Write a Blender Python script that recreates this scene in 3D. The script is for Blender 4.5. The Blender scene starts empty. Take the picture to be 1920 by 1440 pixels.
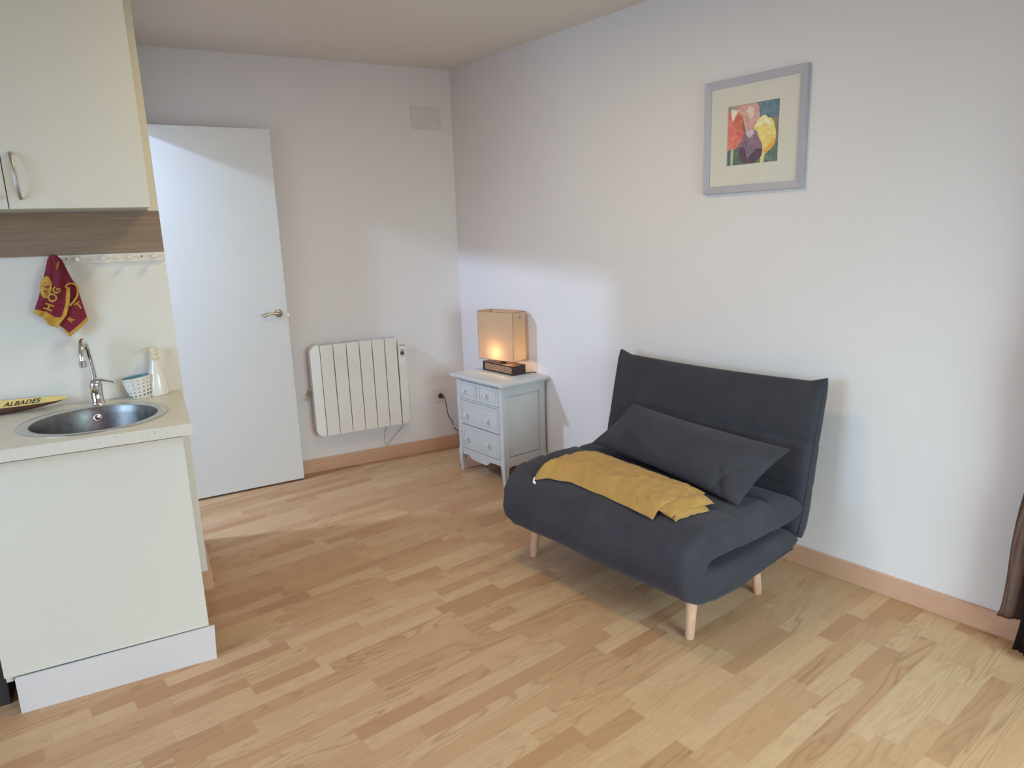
import bpy, bmesh, math, random
from mathutils import Vector, Matrix, noise
random.seed(7)
SC = bpy.context.scene
COL = SC.collection
# ---------------------------------------------------------------- camera
H = 1.448117
cam = bpy.data.cameras.new('camera'); co = bpy.data.objects.new('camera', cam); COL.objects.link(co)
cam.sensor_width = 36; cam.lens = 24.6453; cam.clip_start = 0.02; cam.clip_end = 60
Rm = Matrix(((0.883397, 0.128718, -0.450601), (-0.467427, 0.173295, -0.86688), (-0.033497, 0.976422, 0.213254)))
co.matrix_world = Matrix.Translation((0, 0, H)) @ Rm.to_4x4()
SC.camera = co
# ---------------------------------------------------------------- exposure and world
vs = SC.view_settings
vs.view_transform = 'Standard'; vs.look = 'None'; vs.gamma = 1; vs.use_curve_mapping = False; vs.exposure = 0.03
SC.display_settings.display_device = 'sRGB'
world = bpy.data.worlds.new('sky'); SC.world = world; world.use_nodes = True
world.node_tree.nodes['Background'].inputs[0].default_value = (0.75, 0.85, 1.0, 1)
world.node_tree.nodes['Background'].inputs[1].default_value = 0.05
# ---------------------------------------------------------------- room constants
YB = 4.3376; XR0 = 1.8865; WA = -0.1975; ZC = 2.447
YK = 3.0748                      # face of the kitchen wall
Wd = Vector((math.sin(WA), math.cos(WA), 0)); Nd = Vector((-Wd.y, Wd.x, 0)); CO = Vector((XR0, YB, 0))
ROTW = math.atan2(Wd.y, Wd.x)
XL = -2.3; YF = -1.1
def wpt(s, u, z): return CO - Wd*s + Nd*u + Vector((0, 0, z))
# ---------------------------------------------------------------- lights of the place
def area(name, loc, direction, sx, sy, power, color, shape='RECTANGLE', spread=math.pi):
    l = bpy.data.lights.new(name, 'AREA'); l.shape = shape; l.size = sx
    if shape in ('RECTANGLE', 'ELLIPSE'): l.size_y = sy
    l.energy = power; l.color = color; l.spread = spread
    o = bpy.data.objects.new(name, l); COL.objects.link(o); o.location = loc
    o.rotation_euler = Vector(direction).to_track_quat('-Z', 'Y').to_euler(); return o
# daylight through the window in the left wall
area('window_daylight', (XL-0.02, 1.35, 1.45), (1, 0, -0.6), 1.5, 1.3, 46, (0.54, 0.77, 1.0), spread=math.radians(140))
# daylight through the two windows of the front wall, behind the camera
area('front_window_daylight', (1.7, YF-0.02, 1.2), (0, 1, -0.8), 1.4, 1.6, 48, (0.69, 0.96, 1.0), spread=math.radians(120))
area('front_window_daylight', (0.1, YF-0.02, 1.2), (0, 1, -0.8), 1.4, 1.6, 12, (1.0, 0.72, 0.86), spread=math.radians(120))
# warm ceiling lamp of the room, flush with the ceiling
area('ceiling_lamp_light', (0.9, 2.3, ZC-0.05), (0, 0, -1), 0.34, 0.34, 11, (1.0, 0.74, 0.30), 'DISK')
# cool ceiling lamp of the bathroom behind the open door
area('bathroom_lamp_light', (-0.90, 3.91, 2.40), (0.75, 0, -1), 0.10, 0.10, 53, (0.53, 0.71, 1.0), 'DISK')

# ================================================================= materials
MATS = {}
class NT:
    def __init__(s, name):
        s.m = bpy.data.materials.new(name); s.m.use_nodes = True; s.t = s.m.node_tree; s.b = s.t.nodes['Principled BSDF']
    def n(s, typ, **kw):
        x = s.t.nodes.new(typ)
        for k, v in kw.items(): setattr(x, k, v)
        return x
    def l(s, a, b): s.t.links.new(a, b)
    def val(s, sock, v):
        if hasattr(v, 'is_linked') or isinstance(v, bpy.types.NodeSocket): s.l(v, sock)
        else: sock.default_value = v
    def math(s, op, a, b=0.0, c=None):
        x = s.n('ShaderNodeMath', operation=op); s.val(x.inputs[0], a); s.val(x.inputs[1], b)
        if c is not None: s.val(x.inputs[2], c)
        return x.outputs[0]
    def mix(s, fac, a, b):
        x = s.n('ShaderNodeMix', data_type='RGBA'); s.val(x.inputs[0], fac)
        for i, v in ((6, a), (7, b)):
            if isinstance(v, tuple): x.inputs[i].default_value = v if len(v) == 4 else v+(1,)
            else: s.l(v, x.inputs[i])
        return x.outputs[2]
    def ramp(s, fac, stops):
        x = s.n('ShaderNodeValToRGB'); e = x.color_ramp.elements
        while len(e) < len(stops): e.new(0.5)
        for i, (p, c) in enumerate(stops): e[i].position = p; e[i].color = (c if isinstance(c, tuple) else (c, c, c))+(1,)
        s.l(fac, x.inputs[0]); return x.outputs[0]
    def noise(s, vec, scale, detail=3, rough=0.5, dist=0.0):
        x = s.n('ShaderNodeTexNoise'); s.l(vec, x.inputs['Vector']); x.inputs['Scale'].default_value = scale
        x.inputs['Detail'].default_value = detail; x.inputs['Roughness'].default_value = rough; x.inputs['Distortion'].default_value = dist
        return x.outputs['Fac']
    def coord(s, kind='Object', scale=(1, 1, 1), rot=(0, 0, 0), loc=(0, 0, 0)):
        c = s.n('ShaderNodeTexCoord'); mp = s.n('ShaderNodeMapping'); s.l(c.outputs[kind], mp.inputs[0])
        mp.inputs['Scale'].default_value = scale; mp.inputs['Rotation'].default_value = rot; mp.inputs['Location'].default_value = loc
        return mp.outputs[0]
    def bump(s, h, strength=0.3, dist=0.01):
        x = s.n('ShaderNodeBump'); x.inputs['Strength'].default_value = strength; x.inputs['Distance'].default_value = dist
        s.l(h, x.inputs['Height']); s.l(x.outputs[0], s.b.inputs['Normal'])
    def color(s, c): s.val(s.b.inputs['Base Color'], c if not isinstance(c, tuple) else c+(1,))
    def rough(s, v): s.val(s.b.inputs['Roughness'], v)
def srgb(r, g, b):
    f = lambda c: c/12.92 if c <= 0.04045 else ((c+0.055)/1.055)**2.4
    return (f(r/255), f(g/255), f(b/255))
def simple(name, c, rough=0.5, metal=0.0, nscale=0, namt=0.04, bscale=0, bstr=0.1, bdist=0.002, spec=None, coat=0):
    if name in MATS: return MATS[name]
    t = NT(name); t.rough(rough); t.b.inputs['Metallic'].default_value = metal
    if spec is not None: t.b.inputs['Specular IOR Level'].default_value = spec
    if coat: t.b.inputs['Coat Weight'].default_value = coat; t.b.inputs['Coat Roughness'].default_value = 0.1
    v = t.coord()
    f = t.noise(v, nscale or 6, 3)
    d = tuple(max(0, x*(1-namt)) for x in c); e = tuple(min(1, x*(1+namt)) for x in c)
    t.color(t.ramp(f, [(0.3, d), (0.7, e)]))
    if bscale: t.bump(t.noise(v, bscale, 3), bstr, bdist)
    MATS[name] = t.m; return t.m
def wall_mat(name, c):
    t = NT(name); t.rough(0.85); v = t.coord()
    a = t.noise(v, 1.6, 4, 0.6); b = t.noise(v, 70, 2)
    t.color(t.ramp(a, [(0.3, tuple(x*0.975 for x in c)), (0.7, c)]))
    h = t.math('ADD', t.math('MULTIPLY', t.noise(v, 5, 3), 0.6), t.math('MULTIPLY', b, 0.12))
    t.bump(h, 0.25, 0.006); MATS[name] = t.m; return t.m
M_wall = wall_mat('white wall paint', (0.785, 0.750, 0.762))
M_splash = wall_mat('cream wall paint', (0.775, 0.75, 0.69))
M_ceil = wall_mat('ceiling plaster', (0.77, 0.73, 0.68))
def wood_long(name, c1, c2, axis=(1, 12, 12), scale=3, rough=0.45, ring=18, contrast=1.0):
    t = NT(name); t.rough(rough); v = t.coord(scale=axis)
    n = t.noise(v, scale, 5, 0.6, 0.3); w = t.math('SINE', t.math('MULTIPLY', n, ring*2.0))
    f = t.math('ADD', t.math('MULTIPLY', w, 0.25*contrast), t.noise(v, scale*6, 4, 0.7))
    t.color(t.ramp(f, [(0.25, c1), (0.85, c2)])); MATS[name] = t.m; return t.m
M_skirt = wood_long('beech skirting laminate', srgb(200, 157, 130), srgb(212, 172, 146), axis=(1, 10, 14), scale=2.2, rough=0.42, contrast=0.3)
M_skirtx = wood_long('beech skirting laminate lengthwise', srgb(200, 157, 130), srgb(212, 172, 146), axis=(1, 10, 14), scale=2.2, rough=0.42, contrast=0.3)
M_board = wood_long('walnut laminate', srgb(128, 108, 87), srgb(150, 129, 107), axis=(0.6, 10, 16), scale=2.0, rough=0.5, contrast=0.5)
M_leg = wood_long('beech leg wood', srgb(196, 152, 124), srgb(222, 184, 158), axis=(16, 16, 1.4), scale=3.0, rough=0.45, contrast=0.5)
def floor_mat():
    t = NT('beech strip laminate'); WS = 0.0605
    c = t.n('ShaderNodeTexCoord'); sp = t.n('ShaderNodeSeparateXYZ'); t.l(c.outputs['Object'], sp.inputs[0])
    X = sp.outputs[0]; Y = sp.outputs[1]          # object frame: x = -s, y = u
    s_ = t.math('MULTIPLY', X, -1.0)
    r = t.math('DIVIDE', t.math('SUBTRACT', s_, 2.37-60*WS), WS)
    row = t.math('FLOOR', r); rf = t.math('FRACT', r)
    def wn(a, b=None):
        w = t.n('ShaderNodeTexWhiteNoise', noise_dimensions='2D'); cb = t.n('ShaderNodeCombineXYZ')
        t.val(cb.inputs[0], a); 
        if b is not None: t.val(cb.inputs[1], b)
        t.l(cb.outputs[0], w.inputs['Vector']); return w
    w1 = wn(row).outputs[0]
    L = 0.34
    uu = t.math('ADD', t.math('DIVIDE', Y, L), t.math('MULTIPLY', w1, 9.0))
    # uneven block lengths: bend the running coordinate
    uw = t.math('ADD', uu, t.math('MULTIPLY', t.math('SINE', t.math('ADD', t.math('MULTIPLY', uu, 2.1), t.math('MULTIPLY', w1, 40))), 0.28))
    blk = t.math('FLOOR', uw); bf = t.math('FRACT', uw)
    W = wn(row, blk); rnd = W.outputs[0]; rc = W.outputs[1]
    sc = t.n('ShaderNodeSeparateColor'); t.l(rc, sc.inputs[0])
    # grain coordinates, shifted for every block
    cb = t.n('ShaderNodeCombineXYZ')
    t.val(cb.inputs[0], t.math('ADD', t.math('MULTIPLY', s_, 13.0), t.math('MULTIPLY', sc.outputs[0], 70)))
    t.val(cb.inputs[1], t.math('ADD', t.math('MULTIPLY', Y, 1.35), t.math('MULTIPLY', sc.outputs[1], 50)))
    t.val(cb.inputs[2], t.math('MULTIPLY', rnd, 30))
    g = t.noise(cb.outputs[0], 1.0, 1.0, 0.4, 0.15)
    rings = t.math('FRACT', t.math('MULTIPLY', g, 12.0))
    ringd = t.ramp(rings, [(0.0, 1.0), (0.16, 0.12), (0.72, 0.0), (1.0, 0.9)])
    cbf = t.n('ShaderNodeCombineXYZ')
    t.val(cbf.inputs[0], t.math('ADD', t.math('MULTIPLY', s_, 160.0), t.math('MULTIPLY', g, 26)))
    t.val(cbf.inputs[1], t.math('MULTIPLY', Y, 9.0)); t.val(cbf.inputs[2], t.math('MULTIPLY', rnd, 30))
    fine = t.noise(cbf.outputs[0], 1.0, 4, 0.65)
    amt = t.math('MULTIPLY', t.math('POWER', sc.outputs[2], 1.6), 0.75)
    base = t.ramp(rnd, [(0.0, srgb(177, 133, 99)), (0.18, srgb(186, 145, 110)), (0.5, srgb(194, 156, 120)), (0.8, srgb(200, 166, 130)), (1.0, srgb(191, 151, 115))])
    dark = srgb(150, 112, 78)
    col = t.mix(t.math('MULTIPLY', ringd, amt), base, dark)
    col = t.mix(t.math('MULTIPLY', t.ramp(fine, [(0.42, 0.0), (0.72, 1.0)]), 0.34), col, srgb(158, 122, 86))
    # joints: short ends of boards every third strip
    ej = t.math('LESS_THAN', t.math('MINIMUM', rf, t.math('SUBTRACT', 1.0, rf)), 0.012)
    m3 = t.math('LESS_THAN', t.math('FRACT', t.math('DIVIDE', t.math('ADD', row, 0.5), 3.0)), 0.34)
    ej = t.math('MULTIPLY', ej, t.math('MULTIPLY', m3, 0.35))
    col = t.mix(ej, col, srgb(120, 88, 60))
    # scuffs and plaster crumbs
    sv = t.coord(scale=(1, 1, 1)); vo = t.n('ShaderNodeTexVoronoi', feature='F1'); t.l(sv, vo.inputs['Vector']); vo.inputs['Scale'].default_value = 5.5
    vo.inputs['Randomness'].default_value = 1.0
    sv2 = t.n('ShaderNodeSeparateColor'); t.l(vo.outputs['Color'], sv2.inputs[0])
    rad = t.math('MULTIPLY', sv2.outputs[0], 0.022)
    crumb = t.math('LESS_THAN', vo.outputs['Distance'], rad)
    crumb = t.math('MULTIPLY', crumb, t.math('GREATER_THAN', sv2.outputs[1], 0.45))
    col = t.mix(crumb, col, srgb(232, 214, 192))
    sc2 = t.noise(t.coord(scale=(3, 14, 1), rot=(0, 0, 0.6)), 4, 5, 0.75)
    col = t.mix(t.math('MULTIPLY', t.ramp(sc2, [(0.70, 0.0), (0.78, 1.0)]), 0.22), col, srgb(226, 204, 178))
    t.color(col)
    t.rough(t.math('ADD', 0.40, t.math('MULTIPLY', t.noise(sv, 3, 3), 0.18)))
    t.b.inputs['Specular IOR Level'].default_value = 0.35
    t.bump(t.math('ADD', t.math('MULTIPLY', fine, 0.5), t.math('MULTIPLY', ej, -3.0)), 0.10, 0.001)
    return t.m
M_floor = floor_mat()
def fabric(name, c, hi, scale=1.0, bstr=0.35, var=0.17):
    t = NT(name); t.rough(0.92); t.b.inputs['Specular IOR Level'].default_value = 0.15
    t.b.inputs['Sheen Weight'].default_value = 0.16; t.b.inputs['Sheen Roughness'].default_value = 0.5
    t.b.inputs['Sheen Tint'].default_value = hi+(1,)
    v = t.coord(); n = t.noise(v, 7*scale, 5, 0.65); n2 = t.noise(v, 260*scale, 2)
    t.color(t.ramp(n, [(0.3, tuple(x*(1-var) for x in c)), (0.72, tuple(min(1, x*(1+var)) for x in c))]))
    t.bump(t.math('ADD', t.math('MULTIPLY', t.noise(v, 16*scale, 4), 0.8), t.math('MULTIPLY', n2, 0.15)), bstr, 0.006)
    MATS[name] = t.m; return t.m
M_sofa = fabric('charcoal suede fabric', srgb(61, 60, 67), (0.58, 0.57, 0.66))
M_pipe = fabric('charcoal piping', srgb(50, 52, 58), (0.5, 0.52, 0.6))
M_throw = fabric('mustard muslin', srgb(181, 141, 82), (0.9, 0.8, 0.6), 3.0, 0.7, 0.06)
M_cream = simple('cream cabinet laminate', (0.70, 0.685, 0.605), 0.42, nscale=3, namt=0.015, bscale=120, bstr=0.03, bdist=0.001)
M_plinth = simple('white plinth laminate', (0.70, 0.68, 0.67), 0.45, nscale=4, namt=0.02)
M_dark = simple('painted gap shade', (0.035, 0.03, 0.03), 0.8)  # near-black colour stands for the shade in an open gap
M_steel = simple('brushed steel', (0.62, 0.62, 0.62), 0.33, 1.0, nscale=40, namt=0.08, bscale=180, bstr=0.05, bdist=0.0005)
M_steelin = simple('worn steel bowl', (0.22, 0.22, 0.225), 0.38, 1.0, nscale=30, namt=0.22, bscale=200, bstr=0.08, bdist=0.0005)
M_chrome = simple('chrome', (0.78, 0.78, 0.80), 0.10, 1.0, nscale=2, namt=0.02)
M_nickel = simple('satin nickel', (0.46, 0.41, 0.36), 0.30, 1.0, nscale=9, namt=0.08)
M_black = simple('black plastic', (0.02, 0.02, 0.022), 0.45)
M_door = simple('white door lacquer', (0.70, 0.71, 0.72), 0.45, nscale=2, namt=0.012)
M_grey = simple('pale grey furniture paint', (0.565, 0.58, 0.59), 0.5, nscale=12, namt=0.03, bscale=60, bstr=0.04, bdist=0.001)
M_rad = simple('cream radiator enamel', (0.75, 0.71, 0.66), 0.38, nscale=3, namt=0.012)
M_radw = simple('white radiator parts and lit cap', (0.80, 0.79, 0.77), 0.32, nscale=3, namt=0.01)
M_plate = simple('beige plate', (0.70, 0.645, 0.625), 0.6, nscale=20, namt=0.04)
M_socket = simple('cream socket plastic', (0.74, 0.70, 0.68), 0.4)
M_ivory = simple('ivory ceramic', (0.80, 0.77, 0.70), 0.16, nscale=3, namt=0.015, coat=0.5)
M_pump = simple('cream pump plastic', (0.74, 0.66, 0.50), 0.35)
M_teal = simple('teal glaze', srgb(92, 150, 158), 0.4)
M_dot = simple('dark dotted glaze', srgb(96, 104, 104), 0.4)
M_yellow = simple('yellow painted wood', srgb(238, 216, 138), 0.55, nscale=9, namt=0.05)
M_brown = simple('dark brown bark', srgb(78, 50, 40), 0.6, nscale=14, namt=0.35, bscale=40, bstr=0.5, bdist=0.004)
M_ink = simple('brown black ink', (0.03, 0.02, 0.012), 0.6)
M_maroon = fabric('maroon terry', srgb(132, 48, 62), (0.8, 0.5, 0.5), 5.0, 0.9)
M_gold = fabric('gold terry', srgb(206, 160, 76), (0.9, 0.8, 0.5), 5.0, 0.9)
M_lampwood = simple('dark brown lamp base', srgb(58, 34, 32), 0.35, nscale=20, namt=0.15)
M_reed = simple('pale reed strips', srgb(206, 162, 130), 0.5, nscale=30, namt=0.12)
M_bronze = simple('dark metal rod', (0.05, 0.04, 0.035), 0.4, 0.7)
M_frame = simple('silver grey frame', srgb(180, 178, 190), 0.42, 0.0, nscale=6, namt=0.02)
M_mount = simple('cream mount board', (0.715, 0.685, 0.615), 0.9, nscale=60, namt=0.012)
M_blue = simple('blue sticker', srgb(84, 140, 165), 0.5)
M_white = simple('white plastic', (0.78, 0.77, 0.75), 0.4)
M_screen = simple('grey display', srgb(78, 84, 80), 0.25)
M_print = simple('grey print', srgb(120, 112, 108), 0.6)
M_printpink = simple('pale brown print', srgb(196, 168, 158), 0.6)
M_plug = simple('grey beige plug', srgb(150, 140, 124), 0.5)
M_edge = simple('chipped plaster edge', srgb(170, 172, 158), 0.9, nscale=90, namt=0.25, bscale=120, bstr=0.8, bdist=0.004)
def counter_mat():
    t = NT('speckled beige worktop'); t.rough(0.42); v = t.coord(scale=(1, 1, 1))
    a = t.noise(v, 9, 3); b = t.noise(t.coord(scale=(1, 2.2, 1)), 120, 2, 0.5)
    c = t.mix(t.ramp(b, [(0.66, 0.0), (0.70, 0.75)]), t.ramp(a, [(0.3, srgb(213, 209, 197)), (0.7, srgb(221, 217, 206))]), srgb(172, 146, 122))
    t.color(c); return t.m
M_counter = counter_mat()
def shade_mat():
    t = NT('beige lampshade cloth'); v = t.coord(scale=(1, 1, 1)); n = t.noise(t.coord(scale=(1, 1, 12)), 60, 3)
    out = t.t.nodes['Material Output']; df = t.n('ShaderNodeBsdfDiffuse'); tr = t.n('ShaderNodeBsdfTranslucent'); mx = t.n('ShaderNodeMixShader')
    col = t.ramp(n, [(0.3, srgb(198, 172, 142)), (0.7, srgb(208, 184, 156))])
    t.l(col, df.inputs[0]); t.l(col, tr.inputs[0]); mx.inputs[0].default_value = 0.27
    t.l(df.outputs[0], mx.inputs[1]); t.l(tr.outputs[0], mx.inputs[2]); t.l(mx.outputs[0], out.inputs[0]); return t.m
M_shade = shade_mat()
def bulb_mat(strength):
    t = NT('warm lit bulb'); t.b.inputs['Emission Color'].default_value = (1.0, 0.62, 0.33, 1); t.b.inputs['Emission Strength'].default_value = strength; return t.m
M_bulb = bulb_mat(52)
def glass_mat():
    t = NT('clear acrylic'); t.b.inputs['Transmission Weight'].default_value = 0.6; t.b.inputs['IOR'].default_value = 1.45
    t.rough(0.08); t.color((0.9, 0.92, 0.92)); return t.m
M_knob = glass_mat()
def sheer(name, c, tr=0.25):
    t = NT(name); v = t.coord(scale=(1, 1, 1)); n = t.noise(t.coord(scale=(60, 60, 3)), 4, 4, 0.7)
    out = t.t.nodes['Material Output']; df = t.n('ShaderNodeBsdfDiffuse'); tl = t.n('ShaderNodeBsdfTranslucent'); mx = t.n('ShaderNodeMixShader')
    col = t.ramp(n, [(0.3, tuple(x*0.7 for x in c)), (0.7, c)])
    t.l(col, df.inputs[0]); t.l(col, tl.inputs[0]); mx.inputs[0].default_value = tr
    t.l(df.outputs[0], mx.inputs[1]); t.l(tl.outputs[0], mx.inputs[2]); t.l(mx.outputs[0], out.inputs[0]); return t.m
M_curt = sheer('brown crinkled curtain cloth', srgb(124, 98, 88))
M_curtd = sheer('black brown curtain cloth', srgb(52, 44, 44), 0.1)
def wc(name, c, c2=None, scale=60):
    t = NT(name); t.rough(0.9); v = t.coord(); n = t.noise(v, scale, 4, 0.6, 0.4)
    c2 = c2 or tuple(x*0.7 for x in c); t.color(t.ramp(n, [(0.35, c2), (0.65, c)])); return t.m

# ================================================================= mesh helpers
def FW(s0=0, u0=0, z0=0):
    """frame of the right wall: s = distance from the corner along the wall, u = distance out of the wall"""
    return dict(f=lambda p: Vector((-(p[0]-s0), p[1]-u0, p[2]-z0)), loc=wpt(s0, u0, z0), rot=ROTW)
def FX(x0=0, y0=0, z0=0, rot=0):
    if rot:
        c, s = math.cos(-rot), math.sin(-rot)
        f = lambda p: Vector(((p[0]-x0)*c-(p[1]-y0)*s, (p[0]-x0)*s+(p[1]-y0)*c, p[2]-z0))
    else: f = lambda p: Vector((p[0]-x0, p[1]-y0, p[2]-z0))
    return dict(f=f, loc=Vector((x0, y0, z0)), rot=rot)
def setp(o, label=None, cat=None, group=None, kind=None):
    if label: o['label'] = label
    if cat: o['category'] = cat
    if group: o['group'] = group
    if kind: o['kind'] = kind
    return o
def root(name, F, label, cat, group=None):
    o = bpy.data.objects.new(name, None); COL.objects.link(o); o.location = F['loc']; o.rotation_euler = (0, 0, F['rot'])
    o.empty_display_size = 0.1
    return setp(o, label, cat, group)
def link(name, bm, F, mats, parent=None, smooth=None, label=None, cat=None, kind=None, group=None, recalc=True):
    for v in bm.verts: v.co = F['f'](v.co)
    if recalc: bmesh.ops.recalc_face_normals(bm, faces=bm.faces[:])
    me = bpy.data.meshes.new(name); bm.to_mesh(me); bm.free()
    for m in (mats if isinstance(mats, (list, tuple)) else [mats]): me.materials.append(m)
    if smooth is not None:
        for p in me.polygons: p.use_smooth = True
        if smooth < 3.1:
            me.set_sharp_from_angle(angle=smooth)
    o = bpy.data.objects.new(name, me); COL.objects.link(o)
    if parent is not None: o.parent = parent
    else: o.location = F['loc']; o.rotation_euler = (0, 0, F['rot'])
    return setp(o, label, cat, group, kind)
def B(): return bmesh.new()
def box(bm, a, b, bev=0.0, seg=2, mi=0):
    t = bmesh.new()
    r = bmesh.ops.create_cube(t, size=1.0)
    for v in t.verts: v.co = Vector([(a[i]+b[i])/2+v.co[i]*(b[i]-a[i]) for i in range(3)])
    if bev: bmesh.ops.bevel(t, geom=t.edges[:], offset=bev, segments=seg, affect='EDGES', profile=0.7)
    merge(bm, t, mi); return bm
def merge(bm, t, mi=None, M=None):
    vm = {v: bm.verts.new(M(v.co) if M else v.co) for v in t.verts}
    for f in t.faces:
        try:
            nf = bm.faces.new([vm[v] for v in f.verts]); nf.material_index = f.material_index if mi is None else mi
        except ValueError: pass
    t.free()
def prism(bm, poly, fn, d0, d1, mi=0):
    """poly: 2-d points; fn(a,b,d) -> 3-d point; extruded from d0 to d1"""
    A = [bm.verts.new(fn(a, b, d0)) for a, b in poly]; C = [bm.verts.new(fn(a, b, d1)) for a, b in poly]
    n = len(poly); fs = [bm.faces.new(A[::-1]), bm.faces.new(C)]
    for i in range(n): fs.append(bm.faces.new((A[i], A[(i+1) % n], C[(i+1) % n], C[i])))
    for f in fs: f.material_index = mi
    return bm
def catmull(pts, n):
    P = [Vector(p) for p in pts]; P = [2*P[0]-P[1]]+P+[2*P[-1]-P[-2]]; out = []
    m = len(P)-3
    for i in range(n+1):
        x = i/n*m; k = min(int(x), m-1); t = x-k; a, b, c, d = P[k:k+4]
        out.append(0.5*((2*b)+(c-a)*t+(2*a-5*b+4*c-d)*t*t+(3*b-a-3*c+d)*t*t*t))
    return out
def tube(bm, pts, r, seg=10, n=None, cap=True, mi=0, flat=None):
    """r: number or list of radii along pts; flat: second radius factor across"""
    P = catmull(pts, n) if n else [Vector(p) for p in pts]
    if isinstance(r, (list, tuple)):
        R = [r[min(int(i/(len(P)-1)*(len(r)-1)), len(r)-2)]*(1-((i/(len(P)-1)*(len(r)-1)) % 1 if i < len(P)-1 else 1)) +
             r[min(int(i/(len(P)-1)*(len(r)-1)), len(r)-2)+1]*((i/(len(P)-1)*(len(r)-1)) % 1 if i < len(P)-1 else 1) for i in range(len(P))]
    else: R = [r]*len(P)
    up = Vector((0, 0, 1)); rings = []; prev = None
    for i, p in enumerate(P):
        d = (P[min(i+1, len(P)-1)]-P[max(i-1, 0)]).normalized()
        if prev is None:
            a = up if abs(d.dot(up)) < 0.95 else Vector((1, 0, 0)); x = (a-d*a.dot(d)).normalized()
        else: x = (prev-d*prev.dot(d)).normalized()
        prev = x; y = d.cross(x); fl = flat or 1.0
        rings.append([bm.verts.new(p+(x*math.cos(2*math.pi*k/seg)*fl+y*math.sin(2*math.pi*k/seg))*R[i]) for k in range(seg)])
    for a, b in zip(rings, rings[1:]):
        for k in range(seg):
            f = bm.faces.new((a[k], a[(k+1) % seg], b[(k+1) % seg], b[k])); f.material_index = mi
    if cap:
        for f in (bm.faces.new(rings[0][::-1]), bm.faces.new(rings[-1])): f.material_index = mi
    return bm
def lathe(bm, prof, c, seg=24, axis=None, mi=0, sx=1.0, sy=1.0):
    """prof: (radius, height) list; axis: direction vector"""
    ax = Vector(axis or (0, 0, 1)).normalized(); a = Vector((0, 0, 1)) if abs(ax.z) < 0.9 else Vector((1, 0, 0))
    x = (a-ax*a.dot(ax)).normalized(); y = ax.cross(x)
    if axis is None: x, y = Vector((1, 0, 0)), Vector((0, 1, 0))
    rings = []
    for r, h in prof:
        if r < 1e-6: rings.append([bm.verts.new(Vector(c)+ax*h)])
        else: rings.append([bm.verts.new(Vector(c)+ax*h+x*(r*sx*math.cos(2*math.pi*k/seg))+y*(r*sy*math.sin(2*math.pi*k/seg))) for k in range(seg)])
    for a, b in zip(rings, rings[1:]):
        for k in range(seg):
            va = [a[0]] if len(a) == 1 else [a[k], a[(k+1) % seg]]; vb = [b[0]] if len(b) == 1 else [b[(k+1) % seg], b[k]]
            if len(va)+len(vb) > 2:
                f = bm.faces.new(va+vb); f.material_index = mi
    return bm
def slab(bm, pos, nx, nt, h, px=8, pt=8, wob=None):
    """closed cushion: pos(x,t)->(point, normal) for x,t in -1..1, h(x,t) half thickness"""
    def sp(i, n):
        a = -1+2*i/n; return math.copysign(1-(1-abs(a))**2.1, a)
    top, bot = [], []
    for i in range(nx+1):
        rt_, rb_ = [], []
        for j in range(nt+1):
            x, t = sp(i, nx), sp(j, nt); p, n = pos(x, t)
            k = max(0, 1-abs(x)**px)**0.5*max(0, 1-abs(t)**pt)**0.5
            hh = h(x, t) if callable(h) else h
            if isinstance(hh, tuple): hu, hd = hh
            else: hu = hd = hh
            edge = i in (0, nx) or j in (0, nt)
            w = wob(x, t, p) if wob else 0
            vt = bm.verts.new(Vector(p)+Vector(n)*(hu*k+w*(k if not edge else 0)))
            vb = vt if edge else bm.verts.new(Vector(p)-Vector(n)*(hd*k))
            rt_.append(vt); rb_.append(vb)
        top.append(rt_); bot.append(rb_)
    for g, flip in ((top, 0), (bot, 1)):
        for i in range(nx):
            for j in range(nt):
                q = [g[i][j], g[i+1][j], g[i+1][j+1], g[i][j+1]]
                try: bm.faces.new(q[::-1] if flip else q)
                except ValueError: pass
    return bm
def lerp(a, b, t): return a+(b-a)*t
def pl(pts, t):
    """point on polyline by t in 0..1 (any dimension)"""
    m = len(pts)-1; x = min(max(t, 0), 1)*m; k = min(int(x), m-1); f = x-k
    return [lerp(a, b, f) for a, b in zip(pts[k], pts[k+1])]
def nz(p, s=1.0, seed=0): return noise.noise(Vector((p[0]*s+seed, p[1]*s-seed*0.7, p[2]*s+seed*0.3)))
def text_mesh(txt, size, fn, depth=0.0, font_shear=0.0, spacing=1.0, bold=0.0, cut=0):
    cu = bpy.data.curves.new('writing', 'FONT'); cu.body = txt; cu.size = size; cu.shear = font_shear; cu.space_character = spacing
    cu.offset = bold; cu.resolution_u = 4
    o = bpy.data.objects.new('writing', cu); COL.objects.link(o)
    me = bpy.data.meshes.new_from_object(o.evaluated_get(bpy.context.evaluated_depsgraph_get()))
    bpy.data.objects.remove(o); bpy.data.curves.remove(cu)
    t = bmesh.new(); t.from_mesh(me); bpy.data.meshes.remove(me)
    bmesh.ops.triangulate(t, faces=t.faces[:])
    if cut: bmesh.ops.subdivide_edges(t, edges=t.edges[:], cuts=cut, use_grid_fill=True)
    for v in t.verts: v.co = fn(v.co.x, v.co.y)
    return t

W0 = FX()
# ================================================================= setting
b = B(); 
pts = [wpt(-0.2, -0.3, 0), wpt(5.8, -0.3, 0)]
FWF = FW(0, 0, 0)
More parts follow.
